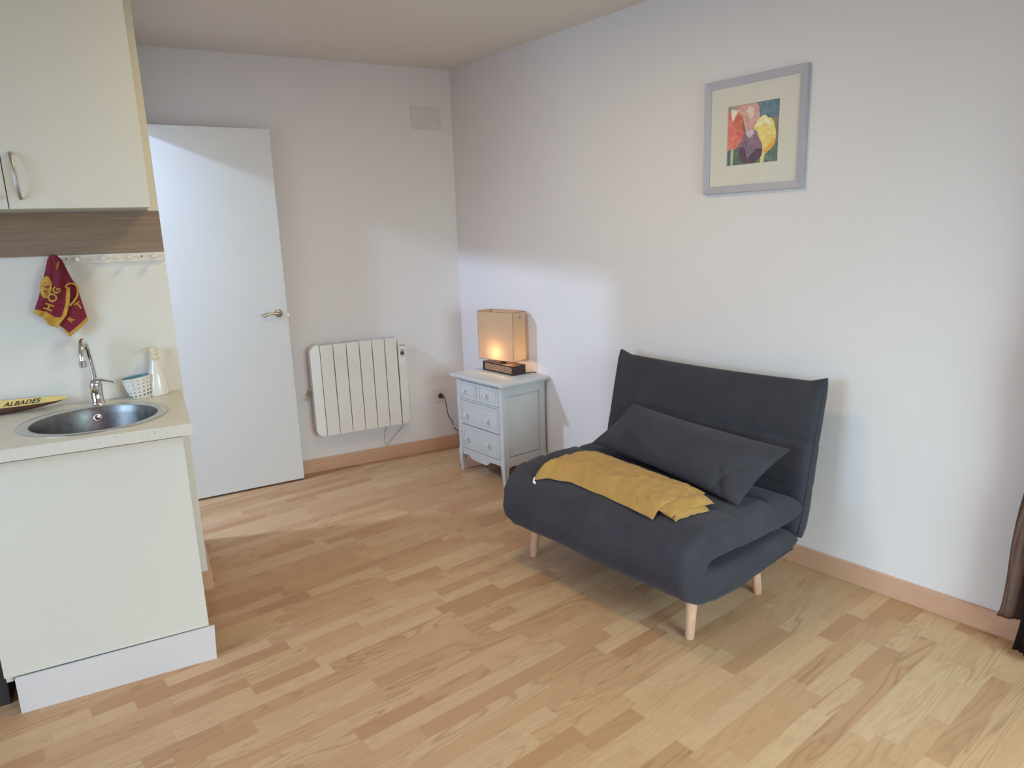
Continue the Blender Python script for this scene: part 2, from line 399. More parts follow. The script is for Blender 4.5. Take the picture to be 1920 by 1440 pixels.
# the floor is laid square to the right wall: its own frame is the wall frame
def inv(p): d = Vector(p)-CO; return (-(d.dot(Wd)), d.dot(Nd), p[2])
poly = [(XL-0.1, YF-0.1), (3.2, YF-0.1), (2.1, YB+0.1), (XL-0.1, YB+0.1)]
A = [b.verts.new(inv((x, y, 0))) for x, y in poly]; C_ = [b.verts.new(inv((x, y, -0.05))) for x, y in poly]
b.faces.new(A); b.faces.new(C_[::-1])
for i in range(4): b.faces.new((A[i], A[(i+1) % 4], C_[(i+1) % 4], C_[i]))
link('floor', b, FWF, M_floor, kind='structure')
b = B(); box(b, (XL-0.1, YF-0.1, ZC), (3.3, YB+0.1, ZC+0.08)); link('ceiling', b, W0, M_ceil, kind='structure')
b = B(); box(b, (-1.9, YB, 0), (2.2, YB+0.1, ZC)); link('wall_back', b, W0, M_wall, kind='structure')
b = B(); box(b, (-0.1, -0.1, 0), (5.75, 0, ZC)); link('wall_right', b, FW(), M_wall, kind='structure')
# left wall with its window
b = B(); box(b, (XL-0.1, YF, 0), (XL, 0.6, ZC)); box(b, (XL-0.1, 2.1, 0), (XL, YK, ZC)); box(b, (XL-0.1, 0.6, 0), (XL, 2.1, 0.8)); box(b, (XL-0.1, 0.6, 2.1), (XL, 2.1, ZC))
link('wall_left', b, W0, M_wall, kind='structure')
b = B()
for a0, a1 in ((0.6, 0.65), (2.05, 2.1), (1.325, 1.375)): box(b, (XL-0.09, a0, 0.8), (XL-0.04, a1, 2.1), 0.004)
for z0, z1 in ((0.8, 0.86), (2.04, 2.1)): box(b, (XL-0.085, 0.6, z0), (XL-0.045, 2.1, z1), 0.004)
link('window_1', b, W0, M_white, kind='structure')
b = B()
for x0, x1, z0, z1 in ((XL-0.1, -0.6, 0, ZC), (0.8, 1.0, 0, ZC), (2.4, 3.3, 0, ZC), (-0.6, 0.8, 0, 0.4), (1.0, 2.4, 0, 0.4), (-0.6, 0.8, 2.0, ZC), (1.0, 2.4, 2.0, ZC)): box(b, (x0, YF-0.1, z0), (x1, YF, z1))
for n_, x0 in ((2, -0.6), (3, 1.0)):
    q = B()
    for a0 in (0.0, 0.675, 1.35): box(q, (x0+a0, YF-0.09, 0.4), (x0+a0+0.05, YF-0.04, 2.0), 0.004)
    for z0 in (0.4, 1.94): box(q, (x0, YF-0.085, z0), (x0+1.4, YF-0.045, z0+0.06), 0.004)
    link('window_%d' % n_, q, W0, M_white, kind='structure')
link('wall_front', b, W0, M_wall, kind='structure')
# kitchen wall and the short wall with the bathroom doorway
b = B(); box(b, (XL-0.1, YK, 0), (0.1, YK+0.1, ZC), 0)
link('wall_kitchen', b, W0, M_splash, kind='structure')
b = B(); box(b, (0.0, YK+0.1, 0), (0.1, 3.605, ZC)); box(b, (0.0, 3.605, 2.04), (0.1, YB, ZC)); box(b, (0.0, 4.235, 0), (0.1, YB, 2.04))
link('wall_doorway', b, W0, M_wall, kind='structure')
b = B(); box(b, (-1.9, YK+0.1, 0), (-1.8, YB, ZC)); link('wall_bathroom', b, W0, M_wall, kind='structure')
HS = 0.085
b = B(); box(b, (0.115, YB-0.014, 0), (XR0-0.005, YB, HS), 0.003); link('baseboard_back', b, W0, M_skirtx, kind='structure')
b = B(); box(b, (0.012, 0, 0), (3.6, 0.014, HS), 0.003); link('baseboard_right', b, FW(), M_skirt, kind='structure')
b = B(); box(b, (0.02, YK-0.036, 0), (0.1, YK, 0.072)); box(b, (0.1, YK-0.036, 0), (0.114, 3.60, 0.072))
link('baseboard_kitchen', b, W0, M_skirtx, kind='structure')
# lamp housings of the two ceiling lights
b = B(); lathe(b, [(0, 0.05), (0.19, 0.05), (0.2, 0.03), (0.2, 0.0), (0.185, 0.0), (0.18, 0.02), (0, 0.02)], (0.9, 2.3, ZC-0.05), 32)
link('ceiling_lamp', b, W0, M_white, smooth=0.6, label='round white flush ceiling lamp over the middle of the living room', cat='lamp')
b = B(); lathe(b, [(0, 0.042), (0.07, 0.042), (0.08, 0.03), (0.08, 0.008), (0.07, 0.008), (0.0, 0.012)], (-0.90, 3.91, 2.405), 24)

link('bathroom_lamp', b, W0, M_white, smooth=0.6, label='small white ceiling lamp in the bathroom behind the open door', cat='lamp')

# ================================================================= open door
DA = 0.0488
FD = FX(0.104, 4.1940, 0, DA)
D0 = dict(f=lambda p: Vector(p), loc=FD['loc'], rot=DA)
d = root('door_1', FD, 'plain white flush door standing open in front of the back wall', 'door'); d['kind'] = 'structure'
del d['category']
b = B(); box(b, (0, 0, 0.011), (0.636, 0.035, 2.042), 0.0015); link('door_leaf', b, D0, M_door, d)
b = B(); hx, hz = 0.585, 1.028
lathe(b, [(0, -0.008), (0.018, -0.008), (0.0225, -0.005), (0.0235, 0.0)], (hx, 0, hz), 28, axis=(0, 1, 0))
lathe(b, [(0.0, 0.0), (0.0235, 0.0), (0.0225, 0.005), (0.018, 0.008), (0, 0.008)], (hx, 0.035, hz), 28, axis=(0, 1, 0))
link('rose', b, D0, M_nickel, d, smooth=0.6)
b = B(); tube(b, [(hx, -0.004, hz), (hx, -0.038, hz), (hx-0.012, -0.046, hz+0.001), (hx-0.04, -0.046, hz+0.004), (hx-0.07, -0.045, hz+0.001), (hx-0.095, -0.044, hz-0.008)], [0.0085, 0.0085, 0.009, 0.006, 0.007, 0.0095], 12, 28)
tube(b, [(hx, 0.039, hz), (hx, 0.066, hz), (hx-0.012, 0.070, hz+0.001), (hx-0.05, 0.070, hz+0.003), (hx-0.1, 0.070, hz-0.008)], [0.0085, 0.008, 0.007, 0.008], 12, 24)
link('door_handle', b, D0, M_nickel, d, smooth=0.8, label='satin metal lever handle')
b = B(); box(b, (0.636, 0.011, 1.0), (0.645, 0.024, 1.024), 0.001); link('latch', b, D0, M_nickel, d, label='small metal latch bolt')
for z in (0.25, 1.02, 1.80): b = B(); tube(b, [(-0.003, 0.04, z), (-0.003, 0.04, z+0.09)], 0.006); link('hinge', b, D0, M_nickel, d)

# ================================================================= kitchen
ZT = 0.866; YC = 2.4664; XC = 0.0907
# base cabinet
r = root('base_cabinet', FX(-0.236, 2.78, 0), 'cream sink base cabinet with one large plain door under the worktop', 'cabinet'); f = FX(-0.236, 2.78, 0)
b = B()
box(b, (0.038, 2.516, 0.10), (0.056, 3.03, 0.826)); box(b, (-0.536, 2.516, 0.10), (-0.518, 3.03, 0.826)); box(b, (-0.518, 2.52, 0.10), (0.038, 3.03, 0.118)); box(b, (-0.518, 3.02, 0.118), (0.038, 3.03, 0.826))
link('carcass', b, f, M_cream, r)
b = B(); box(b, (-0.536, 2.494, 0.126), (0.0605, 2.514, 0.819), 0.0012); link('door', b, f, M_cream, r)
for x in (-0.49, 0.0):
    for y in (2.60, 2.95): b = B(); lathe(b, [(0, 0.0), (0.02, 0.0), (0.02, 0.01), (0.012, 0.02), (0.012, 0.10), (0, 0.10)], (x, y, 0), 12); link('cabinet_foot', b, f, M_black, r)
b = B(); pp = [(-0.508, 0.0), (0.071, 0.0), (0.077, 0.122), (-0.508, 0.120)]
prism(b, pp, lambda a, c, dd: (a, dd, c), 2.482, 2.498)
link('kickboard', b, W0, M_plinth, label='loose white kickboard standing on the floor under the sink cabinet door', cat='kickboard')
# black block added in the empty gap to the left, painting its shade
b = B(); box(b, (-1.14, 2.56, 0.0), (-0.545, 3.03, 0.826), 0.002)
link('shade_filler', b, W0, M_dark, label='added black block standing for the shade in the empty gap under the worktop', cat='shade_filler')
# worktop with a round cut-out
SX, SY, SR = -0.195, 2.742, 0.216
b = B(); n = 96; xs0, xs1, ys0, ys1 = -2.2, XC, YC, YK-0.002
def rectpt(a):
    c, s = math.cos(a), math.sin(a); k = []
    if c > 1e-9: k.append((xs1-SX)/c)
    if c < -1e-9: k.append((xs0-SX)/c)
    if s > 1e-9: k.append((ys1-SY)/s)
    if s < -1e-9: k.append((ys0-SY)/s)
    k = min(k); return (SX+c*k, SY+s*k)
angs = sorted([2*math.pi*i/n for i in range(n)]+[math.atan2(y-SY, x-SX) % (2*math.pi) for x in (xs0, xs1) for y in (ys0, ys1)])
rings = {}
for z in (ZT, ZT-0.038):
    rings[z] = ([b.verts.new((SX+SR*math.cos(a), SY+SR*math.sin(a), z)) for a in angs], [b.verts.new((*rectpt(a), z)) for a in angs])
m = len(angs); (i1, o1), (i2, o2) = rings[ZT], rings[ZT-0.038]
for k in range(m):
    q = (k+1) % m
    b.faces.new((i1[k], i1[q], o1[q], o1[k])); b.faces.new((i2[k], o2[k], o2[q], i2[q]))
    b.faces.new((o1[k], o1[q], o2[q], o2[k])); b.faces.new((i1[k], i2[k], i2[q], i1[q]))
link('worktop', b, W0, M_counter, label='speckled beige laminate worktop with the round sink let into it', cat='worktop')
# sink
fs = FX(SX, SY, ZT); r = root('sink', fs, 'round stainless steel sink sunk into the beige worktop', 'sink')
b = B(); lathe(b, [(0.2145, -0.02), (0.2145, 0.0), (0.2285, 0.0005), (0.2285, 0.002), (0.225, 0.0036), (0.212, 0.003), (0.196, 0.0015), (0.1935, 0.0)], (SX, SY, ZT), 72)
link('rim', b, fs, M_steel, r, smooth=0.7)
b = B(); lathe(b, [(0.1935, 0.0), (0.191, -0.006), (0.186, -0.03), (0.178, -0.09), (0.165, -0.125), (0.135, -0.148), (0.04, -0.156), (0.038, -0.162), (0, -0.162)], (SX, SY, ZT), 72)
link('bowl', b, fs, M_steelin, r, smooth=1.2)
b = B(); od = Vector((0.0, -0.18, 0.98)).normalized()
oc = Vector((SX-0.004, SY+0.1835, ZT-0.036)); ax = (-0.02, -1, 0.16)
lathe(b, [(0, 0.004), (0.006, 0.0045), (0.012, 0.003), (0.014, 0.0035), (0.0155, 0.002), (0.0155, -0.004)], oc, 24, axis=ax)
link('overflow', b, fs, M_chrome, r, smooth=0.6)
b = B(); 
for a in range(5): 
    c2 = oc+Vector((0.008*math.cos(a*1.2566+0.3), -0.0042, 0.008*math.sin(a*1.2566+0.3))); lathe(b, [(0, 0.0012), (0.0022, 0.0012), (0.0022, -0.001)], c2, 10, axis=ax)
link('overflow_hole', b, fs, M_black, r)
b = B(); lathe(b, [(0, 0.004), (0.012, 0.005), (0.03, 0.003), (0.037, 0.004), (0.038, 0.0)], (SX, SY, ZT-0.162), 28); link('drain', b, fs, M_chrome, r, smooth=0.6)
# faucet
fx, fy = -0.196, 3.012
ff = FX(fx, fy, ZT); r = root('faucet', ff, 'chrome single lever kitchen faucet with a swan neck behind the sink', 'faucet')
b = B(); lathe(b, [(0, 0), (0.0235, 0), (0.0235, 0.003), (0.0215, 0.005), (0.0205, 0.04), (0.0215, 0.062), (0.0225, 0.07), (0.022, 0.078), (0.017, 0.086), (0.009, 0.092), (0, 0.093)], (fx, fy, ZT), 32)
lathe(b, [(0, -0.028), (0.010, -0.028), (0.014, -0.022), (0.015, -0.008), (0.012, 0.0)], (fx-0.002, fy-0.003, ZT+0.06), 20, axis=(0.05, 1, 0.25))
link('body', b, ff, M_chrome, r, smooth=0.9)
b = B(); tube(b, [(fx, fy, ZT+0.08), (fx-0.002, fy, ZT+0.13), (fx-0.006, fy-0.004, ZT+0.18), (fx-0.010, fy-0.020, ZT+0.226), (fx-0.014, fy-0.052, ZT+0.245), (fx-0.018, fy-0.090, ZT+0.236), (fx-0.020, fy-0.112, ZT+0.207), (fx-0.020, fy-0.118, ZT+0.180)], 0.0098, 16, 48)
link('spout', b, ff, M_chrome, r, smooth=0.9)
b = B(); lathe(b, [(0, 0.0), (0.0095, 0.0), (0.0135, 0.001), (0.0135, 0.022), (0.011, 0.024), (0, 0.024)], (fx-0.020, fy-0.118, ZT+0.158), 20); link('aerator', b, ff, M_chrome, r, smooth=0.6)
b = B(); tube(b, [(fx-0.012, fy-0.002, ZT+0.084), (fx+0.012, fy-0.006, ZT+0.090), (fx+0.04, fy-0.016, ZT+0.084), (fx+0.064, fy-0.022, ZT+0.078), (fx+0.07, fy-0.023, ZT+0.077)], [0.012, 0.013, 0.0085, 0.009, 0.004], 14, 26, flat=0.55)
link('lever', b, ff, M_chrome, r, smooth=0.9)
# soap dispenser with sponge pot
dx, dy = 0.012, 3.034
fd = FX(dx, dy, ZT); r = root('soap_dispenser', fd, 'ivory ceramic soap dispenser joined to a dotted sponge pot by the wall', 'soap dispenser')
b = B(); lathe(b, [(0, 0), (0.033, 0), (0.0365, 0.003), (0.0372, 0.012), (0.035, 0.04), (0.031, 0.07), (0.0245, 0.10), (0.0185, 0.124), (0.0165, 0.136), (0.0150, 0.142), (0, 0.143)], (dx, dy, ZT), 36)
link('bottle', b, fd, M_ivory, r, smooth=0.9)
b = B(); lathe(b, [(0.0165, 0.140), (0.0185, 0.141), (0.0185, 0.150), (0.0165, 0.152), (0.0150, 0.158), (0.0150, 0.160), (0.0165, 0.162), (0.0155, 0.185), (0.0140, 0.187), (0, 0.187)], (dx, dy, ZT), 28)
tube(b, [(dx-0.010, dy-0.002, ZT+0.178), (dx-0.030, dy-0.010, ZT+0.176), (dx-0.046, dy-0.016, ZT+0.173)], [0.0036, 0.0028, 0.0024], 8)
link('pump', b, fd, M_pump, r, smooth=0.6)
px_, py_ = -0.058, 3.020
b = B()
def potring(z, sx, sy, dxx=0, tilt=0):
    return [b.verts.new((px_+dxx+sx*math.cos(2*math.pi*k/40), py_+sy*math.sin(2*math.pi*k/40), ZT+z+tilt*math.cos(2*math.pi*k/40))) for k in range(40)]
R_ = [potring(0, 0.034, 0.026, 0.008), potring(0.004, 0.038, 0.030, 0.006), potring(0.04, 0.045, 0.034, 0.002, 0.004), potring(0.083, 0.052, 0.038, -0.002, 0.006), potring(0.083, 0.049, 0.035, -0.002, 0.006), potring(0.045, 0.041, 0.030, 0.002), potring(0.006, 0.034, 0.025, 0.008)]
for i, (a, c) in enumerate(zip(R_, R_[1:])):
    for k in range(40):
        q = b.faces.new((a[k], a[(k+1) % 40], c[(k+1) % 40], c[k])); q.material_index = 1 if i >= 3 else 0
b.faces.new(R_[0][::-1]); q = b.faces.new(R_[-1]); q.material_index = 1
link('sponge_pot', b, fd, [M_ivory, M_teal], r, smooth=0.8)
b = B()
for i in range(5):
    zz = 0.014+i*0.0145; t = zz/0.083; sx, sy, ddx = lerp(0.037, 0.052, t), lerp(0.029, 0.038, t), lerp(0.007, -0.002, t); rad = lerp(0.0038, 0.0014, i/4)
    for j in range(7):
        a = math.radians(-158+j*22+i*2); nrm = Vector((math.cos(a)/sx, math.sin(a)/sy, -0.1)).normalized()
        c2 = Vector((px_+ddx+sx*math.cos(a), py_+sy*math.sin(a), ZT+zz+0.005*math.cos(a)))
        lathe(b, [(0, 0.0006), (rad, 0.0006), (rad, -0.001)], c2, 10, axis=tuple(nrm), sx=1.25)
o = link('dot', b, fd, M_dot, r); o['kind'] = 'stuff'
# painted wooden board
bc = Vector((-0.585, 3.017, 0.9035)); fb = FX(bc.x, bc.y, ZT)
r = root('painted_board', fb, 'long pointed brown wooden board with a yellow painted face lettered in black', 'board')
tl = math.radians(18); eu = Vector((1, 0, -0.01)).normalized(); ev = Vector((0, math.cos(tl), math.sin(tl))).normalized(); en = eu.cross(ev)
def bpt(a, c, h=0): return bc+eu*a+ev*c+en*h
HL, HW = 0.301, 0.030
def wid(a): t = abs(a)/HL; return HW*max(0, 1-t**2.8)**0.5
b = B(); ns = 60; topr = []; low = []
for i in range(ns+1):
    a = -HL+2*HL*i/ns; w = wid(a)
    topr.append([b.verts.new(bpt(a, w*c, 0)) for c in (-1, -0.5, 0, 0.5, 1)])
for i in range(ns):
    for j in range(4): b.faces.new((topr[i][j], topr[i+1][j], topr[i+1][j+1], topr[i][j+1]))
link('painted_face', b, fb, M_yellow, r)
b = B(); rows = []
for i in range(ns+1):
    a = -HL+2*HL*i/ns; w = wid(a); t = abs(a)/HL; row = []
    for k in range(13):
        th = math.pi*k/12; c = -math.cos(th)*w*(1.0+0.03*math.sin(a*70)); dpt = math.sin(th)**0.8
        p = bpt(a, c, 0); zb = lerp(ZT+0.0005, p.z, min(1, t**3.2)); q = Vector((p.x*(1-0.03*dpt)+bc.x*0.03*dpt, p.y, p.z)); q.z = lerp(p.z-0.0008, max(zb, ZT+0.0005), dpt)
        q.z += 0.0012*noise.noise(q*60)*dpt*(1-dpt)*4; row.append(b.verts.new(q))
    rows.append(row)
for i in range(ns):
    for j in range(12): b.faces.new((rows[i][j], rows[i+1][j], rows[i+1][j+1], rows[i][j+1]))
link('bark_underside', b, fb, M_brown, r, smooth=1.2)
b = B(); merge(b, text_mesh('ALBADES', 0.0255, lambda x, y: bpt(x+0.100+0.2*(y-0.01), y*1.75-0.021+x*0.05, 0.0008), font_shear=0.1, spacing=1.05, bold=0.0005))
link('lettering', b, fb, M_ink, r)
# wall cabinet
fu = FX(-0.33, 2.9, 1.56); r = root('wall_cabinet', fu, 'cream wall cabinet with two plain doors above the sink', 'cabinet')
b = B(); box(b, (-0.73, 2.737, 1.571), (0.060, YK, ZC-0.03), 0.001); link('carcass', b, fu, M_cream, r)
b = B(); box(b, (0.061, 3.058, 1.568), (0.099, YK, ZC-0.001), 0.001); link('filler_strip', b, fu, M_cream, r)
def handle(x):
    q = B(); tube(q, [(x-0.004, 2.715, 1.735), (x-0.002, 2.700, 1.727), (x, 2.690, 1.70), (x+0.002, 2.686, 1.665), (x+0.003, 2.690, 1.63), (x+0.004, 2.702, 1.603), (x+0.005, 2.715, 1.597)], 0.0052, 10, 30, flat=0.7); return q
for x0, x1, hx_ in ((-0.3275, 0.066, -0.298), (-0.722, -0.3305, -0.362)):
    b = B(); box(b, (x0, 2.715, 1.567), (x1, 2.734, ZC-0.045), 0.0012); dd_ = link('door', b, fu, M_cream, r)
    hh = link('handle', handle(hx_), fu, simple('dull handle metal', (0.42, 0.41, 0.40), 0.38, 1.0), dd_, smooth=1.0, label='curved brushed metal handle')
# walnut strip under the cabinet
b = B(); box(b, (-2.2, 3.060, 1.416), (0.099, YK, 1.567), 0.001); link('backsplash_board', b, W0, M_board, label='brown wood effect board on the wall under the cream wall cabinet', cat='board')
# peg rack
fp = FX(-0.1, YK, 1.40); r = root('peg_rail', fp, 'cream wooden peg rail on the wall above the faucet', 'peg rail')
b = B(); box(b, (-0.300, 3.063, 1.383), (0.096, YK, 1.4155), 0.002); link('rail', b, fp, M_pump if False else simple('cream peg rail paint', (0.77, 0.75, 0.67), 0.5), r)
M_pegp = simple('cream peg rail paint', (0.74, 0.71, 0.60), 0.5)
for x in (-0.268, -0.187, -0.105, -0.020, 0.063):
    b = B(); lathe(b, [(0.0045, 0.0), (0.0045, 0.020), (0.0075, 0.024), (0.0098, 0.030), (0.0098, 0.035), (0.007, 0.039), (0, 0.040)], (x, 3.063, 1.400), 18, axis=(0, -1, 0))
    link('peg', b, fp, M_pegp, r, smooth=0.9)
for x in (-0.226, 0.020):
    b = B(); lathe(b, [(0.0, 0.001), (0.0028, 0.001), (0.0028, -0.001)], (x, 3.063, 1.4015), 12, axis=(0, -1, 0)); link('screw', b, fp, M_black, r)
# towel
ft = FX(-0.26, 3.03, 1.41); r = root('hand_towel', ft, 'maroon hand towel with gold border hanging from the first peg of the rail', 'towel')
LL = [(-0.2650, 1.4190), (-0.2725, 1.4150), (-0.2790, 1.4050), (-0.2835, 1.3900), (-0.2932, 1.3605), (-0.31, 1.315), (-0.3245, 1.2735), (-0.3392, 1.24), (-0.3487, 1.2176)]
LR = [(-0.2590, 1.4190), (-0.2505, 1.4155), (-0.2430, 1.4070), (-0.2365, 1.3940), (-0.2283, 1.3656), (-0.2200, 1.333), (-0.2250, 1.3023), (-0.2300, 1.273), (-0.2359, 1.2436), (-0.2520, 1.2005), (-0.2885, 1.1581)]
LBt = [(-0.3487, 1.2176), (-0.3243, 1.201), (-0.3091, 1.1703), (-0.2885, 1.1581)]
def flap_l(x, t):   # x 0..1 left-right, t 0..1 down
    a = pl(LL, t); c = pl(LR, t); q = pl(LBt, x); base = [lerp(a[i], c[i], x) for i in (0, 1)]; end = [lerp(LL[-1][i], LR[-1][i], x) for i in (0, 1)]
    k = t**2; px2 = base[0]+(q[0]-end[0])*k; pz2 = base[1]+(q[1]-end[1])*k
    y = 3.026-0.006*math.sin(x*3.1)-0.012*t*math.sin(x*5.2+0.6)-0.020*math.exp(-((x-0.58)/0.10)**2)*math.sin(min(1, t*1.3)*3.14)+0.012*math.exp(-((x-0.30)/0.10)**2)*t-0.014*(1 if x > 0.9 else x/0.9)*math.exp(-((t-0.5)/0.25)**2)
    y += 0.0035*nz((px2*22, pz2*9, 0))
    if t < 0.06: y -= 0.012*(1-t/0.06)*0
    return Vector((px2, y, pz2))
RO = [(-0.2506, 1.4155), (-0.2382, 1.4006), (-0.2184, 1.3302), (-0.2025, 1.3), (-0.202, 1.2764), (-0.1965, 1.2347), (-0.1913, 1.1985), (-0.1879, 1.1773)]
RI = [(-0.262, 1.41), (-0.255, 1.38), (-0.248, 1.34), (-0.245, 1.30), (-0.255, 1.26), (-0.27, 1.215), (-0.282, 1.175), (-0.2788, 1.1646)]
RB = [(-0.2788, 1.1646), (-0.2677, 1.1457), (-0.2536, 1.1205), (-0.2251, 1.1417), (-0.2014, 1.1635), (-0.1879, 1.1773)]
def flap_r(x, t):
    a = pl(RI, t); c = pl(RO, t); q = pl(RB, x); base = [lerp(a[i], c[i], x) for i in (0, 1)]; end = [lerp(RI[-1][i], RO[-1][i], x) for i in (0, 1)]
    k = t**2; px2 = base[0]+(q[0]-end[0])*k; pz2 = base[1]+(q[1]-end[1])*k
    y = 3.043+0.006*math.sin(x*4+1)-0.010*t*math.sin(x*4.4)+0.003*nz((px2*22, pz2*9, 3))
    return Vector((px2, y, pz2))
def clothgrid(fn, nx, nt, hem, th=0.0035):
    q = B(); V = [[q.verts.new(fn(i/nx, j/nt)) for j in range(nt+1)] for i in range(nx+1)]
    for i in range(nx):
        for j in range(nt):
            fc = q.faces.new((V[i][j], V[i+1][j], V[i+1][j+1], V[i][j+1])); fc.material_index = 1 if hem((i+0.5)/nx, (j+0.5)/nt) else 0
    return q
def solid(o, th, off=0):
    md = o.modifiers.new('thickness', 'SOLIDIFY'); md.thickness = th; md.offset = off; return o
b = clothgrid(flap_l, 60, 90, lambda x, t: t > 0.925 or (x > 0.87 and t > 0.60))
solid(link('towel_front', b, ft, [M_maroon, M_gold], r, smooth=3.2), 0.004)
b = clothgrid(flap_r, 50, 90, lambda x, t: t > 0.92)
solid(link('towel_back', b, ft, [M_maroon, M_gold], r, smooth=3.2), 0.004)
# rolled fold edge between the flaps
fold = [(-0.2385, 3.010, 1.3023), (-0.232, 3.006, 1.313), (-0.217, 3.008, 1.316), (-0.2065, 3.016, 1.309), (-0.2035, 3.024, 1.296), (-0.207, 3.028, 1.272), (-0.222, 3.026, 1.250), (-0.236, 3.022, 1.236)]
b = B(); tube(b, fold, 0.0034, 10, 40, flat=0.8); link('hem_fold', b, ft, M_gold, r, smooth=1.2, label='gold rolled hem fold')
# crest and writing woven into the towel
b = B()
def on_l(xw, zw, off=0.0048):
    t = min(max((1.4190-zw)/(1.4190-1.19), 0), 1)
    for _ in range(12):
        a = pl(LL, t); c = pl(LR, t); x = min(max((xw-a[0])/(c[0]-a[0]), 0), 1); p = flap_l(x, t); t = min(max(t-(zw-p.z)/0.24, 0), 1)
    p = flap_l(x, t); return Vector((xw, p.y-off, zw))
def disc(cx, cz, rx, rz, fn, q, mi=0, seg=24, rings=4, off=0.0035, rot=0.0):
    prev = None; c = q.verts.new(fn(cx, cz, off))
    for k in range(1, rings+1):
        cur = []
        for i in range(seg):
            a = 2*math.pi*i/seg; dx2, dz2 = rx*k/rings*math.cos(a), rz*k/rings*math.sin(a)
            cur.append(q.verts.new(fn(cx+dx2*math.cos(rot)-dz2*math.sin(rot), cz+dx2*math.sin(rot)+dz2*math.cos(rot), off)))
        for i in range(seg):
            fc = q.faces.new((c, cur[i], cur[(i+1) % seg]) if prev is None else (prev[i], cur[i], cur[(i+1) % seg], prev[(i+1) % seg])); fc.material_index = mi
        prev = cur
disc(-0.2985, 1.307, 0.0175, 0.040, on_l, b, 0, off=0.0048, rot=-0.22)
for i in range(16):
    a = random.uniform(0, 6.28); rr = random.uniform(0.1, 0.75)**0.7; cx, cz = -0.2985+0.014*rr*math.cos(a), 1.302+0.032*rr*math.sin(a)
    disc(cx, cz, 0.0012, 0.0045, on_l, b, 1, 8, 1, 0.0056, random.uniform(-1.2, 1.2))
link('crest', b, ft, [M_gold, M_maroon], r, label='gold round woven crest')
b = B()
for ch, cx, cz, ang, sz in (('H', -0.2960, 1.2190, 62, 0.036), ('O', -0.2800, 1.2480, 62, 0.040), ('G', -0.2640, 1.2790, 62, 0.032)):
    ca, sa = math.cos(math.radians(ang)), math.sin(math.radians(ang))
    merge(b, text_mesh(ch, sz, lambda x, y: on_l(cx+x*ca-y*sa, cz+x*sa+y*ca), bold=0.0012, cut=1))
merge(b, text_mesh('I', 0.034, lambda x, y: on_l(-0.2575+x*0.95+y*0.3, 1.374+y*0.95-x*0.3, 0.0095), bold=0.0010, cut=1))
link('lettering', b, ft, M_gold, r, label='gold woven letters')
b = B()
for ch, cx, cz, ang, sz in (('T', -0.2120, 1.2180, 30, 0.034), ('R', -0.2420, 1.172, 40, 0.026)):
    ca, sa = math.cos(math.radians(ang)), math.sin(math.radians(ang))
    merge(b, text_mesh(ch, sz, lambda x, y: Vector((cx+x*ca-y*sa, 3.030, cz+x*sa+y*ca)), bold=0.0010, cut=1))
for v in b.verts:
    best = min(((flap_r(i/20, j/30)-v.co).xz.length, flap_r(i/20, j/30).y) for i in range(21) for j in range(31)); v.co.y = best[1]-0.0035
link('lettering', b, ft, M_gold, r, label='gold woven letters')

# ================================================================= back wall: cover plate, radiator, outlet
b = B(); box(b, (1.612, YB-0.005, 2.087), (1.808, YB, 2.217), 0.002); link('cover_plate', b, W0, M_plate, label='blank beige cover plate high on the back wall near the corner', cat='cover plate')
YR = YB-0.10
fr = FX(1.147, YB-0.05, 0.245); r = root('electric_radiator', fr, 'cream electric radiator with six flat fins on the back wall', 'radiator')
Z0, Z1 = 0.246, 0.812
xf = 0.906; wf = 0.0808
for i in range(6):
    x0 = xf+i*wf; x1 = x0+wf; b = B()
    g0 = 0.0022
    pp = [(x0+g0, Z0), (x1-g0*0.6, Z0-0.001*0), (x1-g0*1.5, Z1), (x0+g0*0.7, Z1)]
    prism(b, pp, lambda a, c, dd: (a, dd, c), YR, YR+0.006)
    bmesh.ops.bevel(b, geom=b.edges[:], offset=0.0016, segments=2, affect='EDGES')
    box(b, (x0+0.034, YR+0.005, Z0+0.02), (x0+0.046, YB-0.022, Z1-0.012))          # web
    box(b, (x0+0.006, YR+0.030, Z0+0.02), (x0+0.076, YR+0.034, Z1-0.008), 0.001)   # inner fins
    box(b, (x0+0.004, YB-0.030, Z0+0.015), (x0+0.078, YB-0.026, Z1-0.004), 0.001)
    link('fin', b, fr, M_rad, r)
def cap(x0, x1, sgn):
    q = B(); rr = 0.048; poly2 = []
    xo, xi = (x0, x1) if sgn < 0 else (x1, x0); k = 1 if sgn < 0 else -1
    for cz, a0, a1 in ((Z1-rr, 90, 180), (Z0+rr, 180, 270)):
        for i in range(11):
            a = math.radians(lerp(a0, a1, i/10)); poly2.append((xo+k*(rr+rr*math.cos(a)), cz+rr*math.sin(a)))
    poly2 += [(xi, Z0), (xi, Z1)]
    prism(q, poly2, lambda a, c, dd: (a, dd, c), YR+0.001, YB-0.018)
    bmesh.ops.bevel(q, geom=[e for e in q.edges if abs(e.verts[0].co.y-e.verts[1].co.y) < 1e-5 and e.verts[0].co.y < YR+0.01 and not (abs(e.verts[0].co.x-xi) < 1e-5 and abs(e.verts[1].co.x-xi) < 1e-5)], offset=0.014, segments=4, affect='EDGES')
    return q
link('end_cap', cap(0.846, 0.904, -1), fr, M_radw, r, smooth=0.7, label='plain end cap painted paler for the light from the doorway')  # doorway light painted in as a whiter colour than the cream fins
capr = link('end_cap', cap(1.3950, 1.447, 1), fr, M_rad, r, smooth=0.7, label='cream end cap with the control panel')
b = B(); box(b, (1.404, YR-0.0008, 0.640), (1.4425, YR+0.003, 0.748), 0.0006); link('control_panel', b, fr, M_radw, capr)
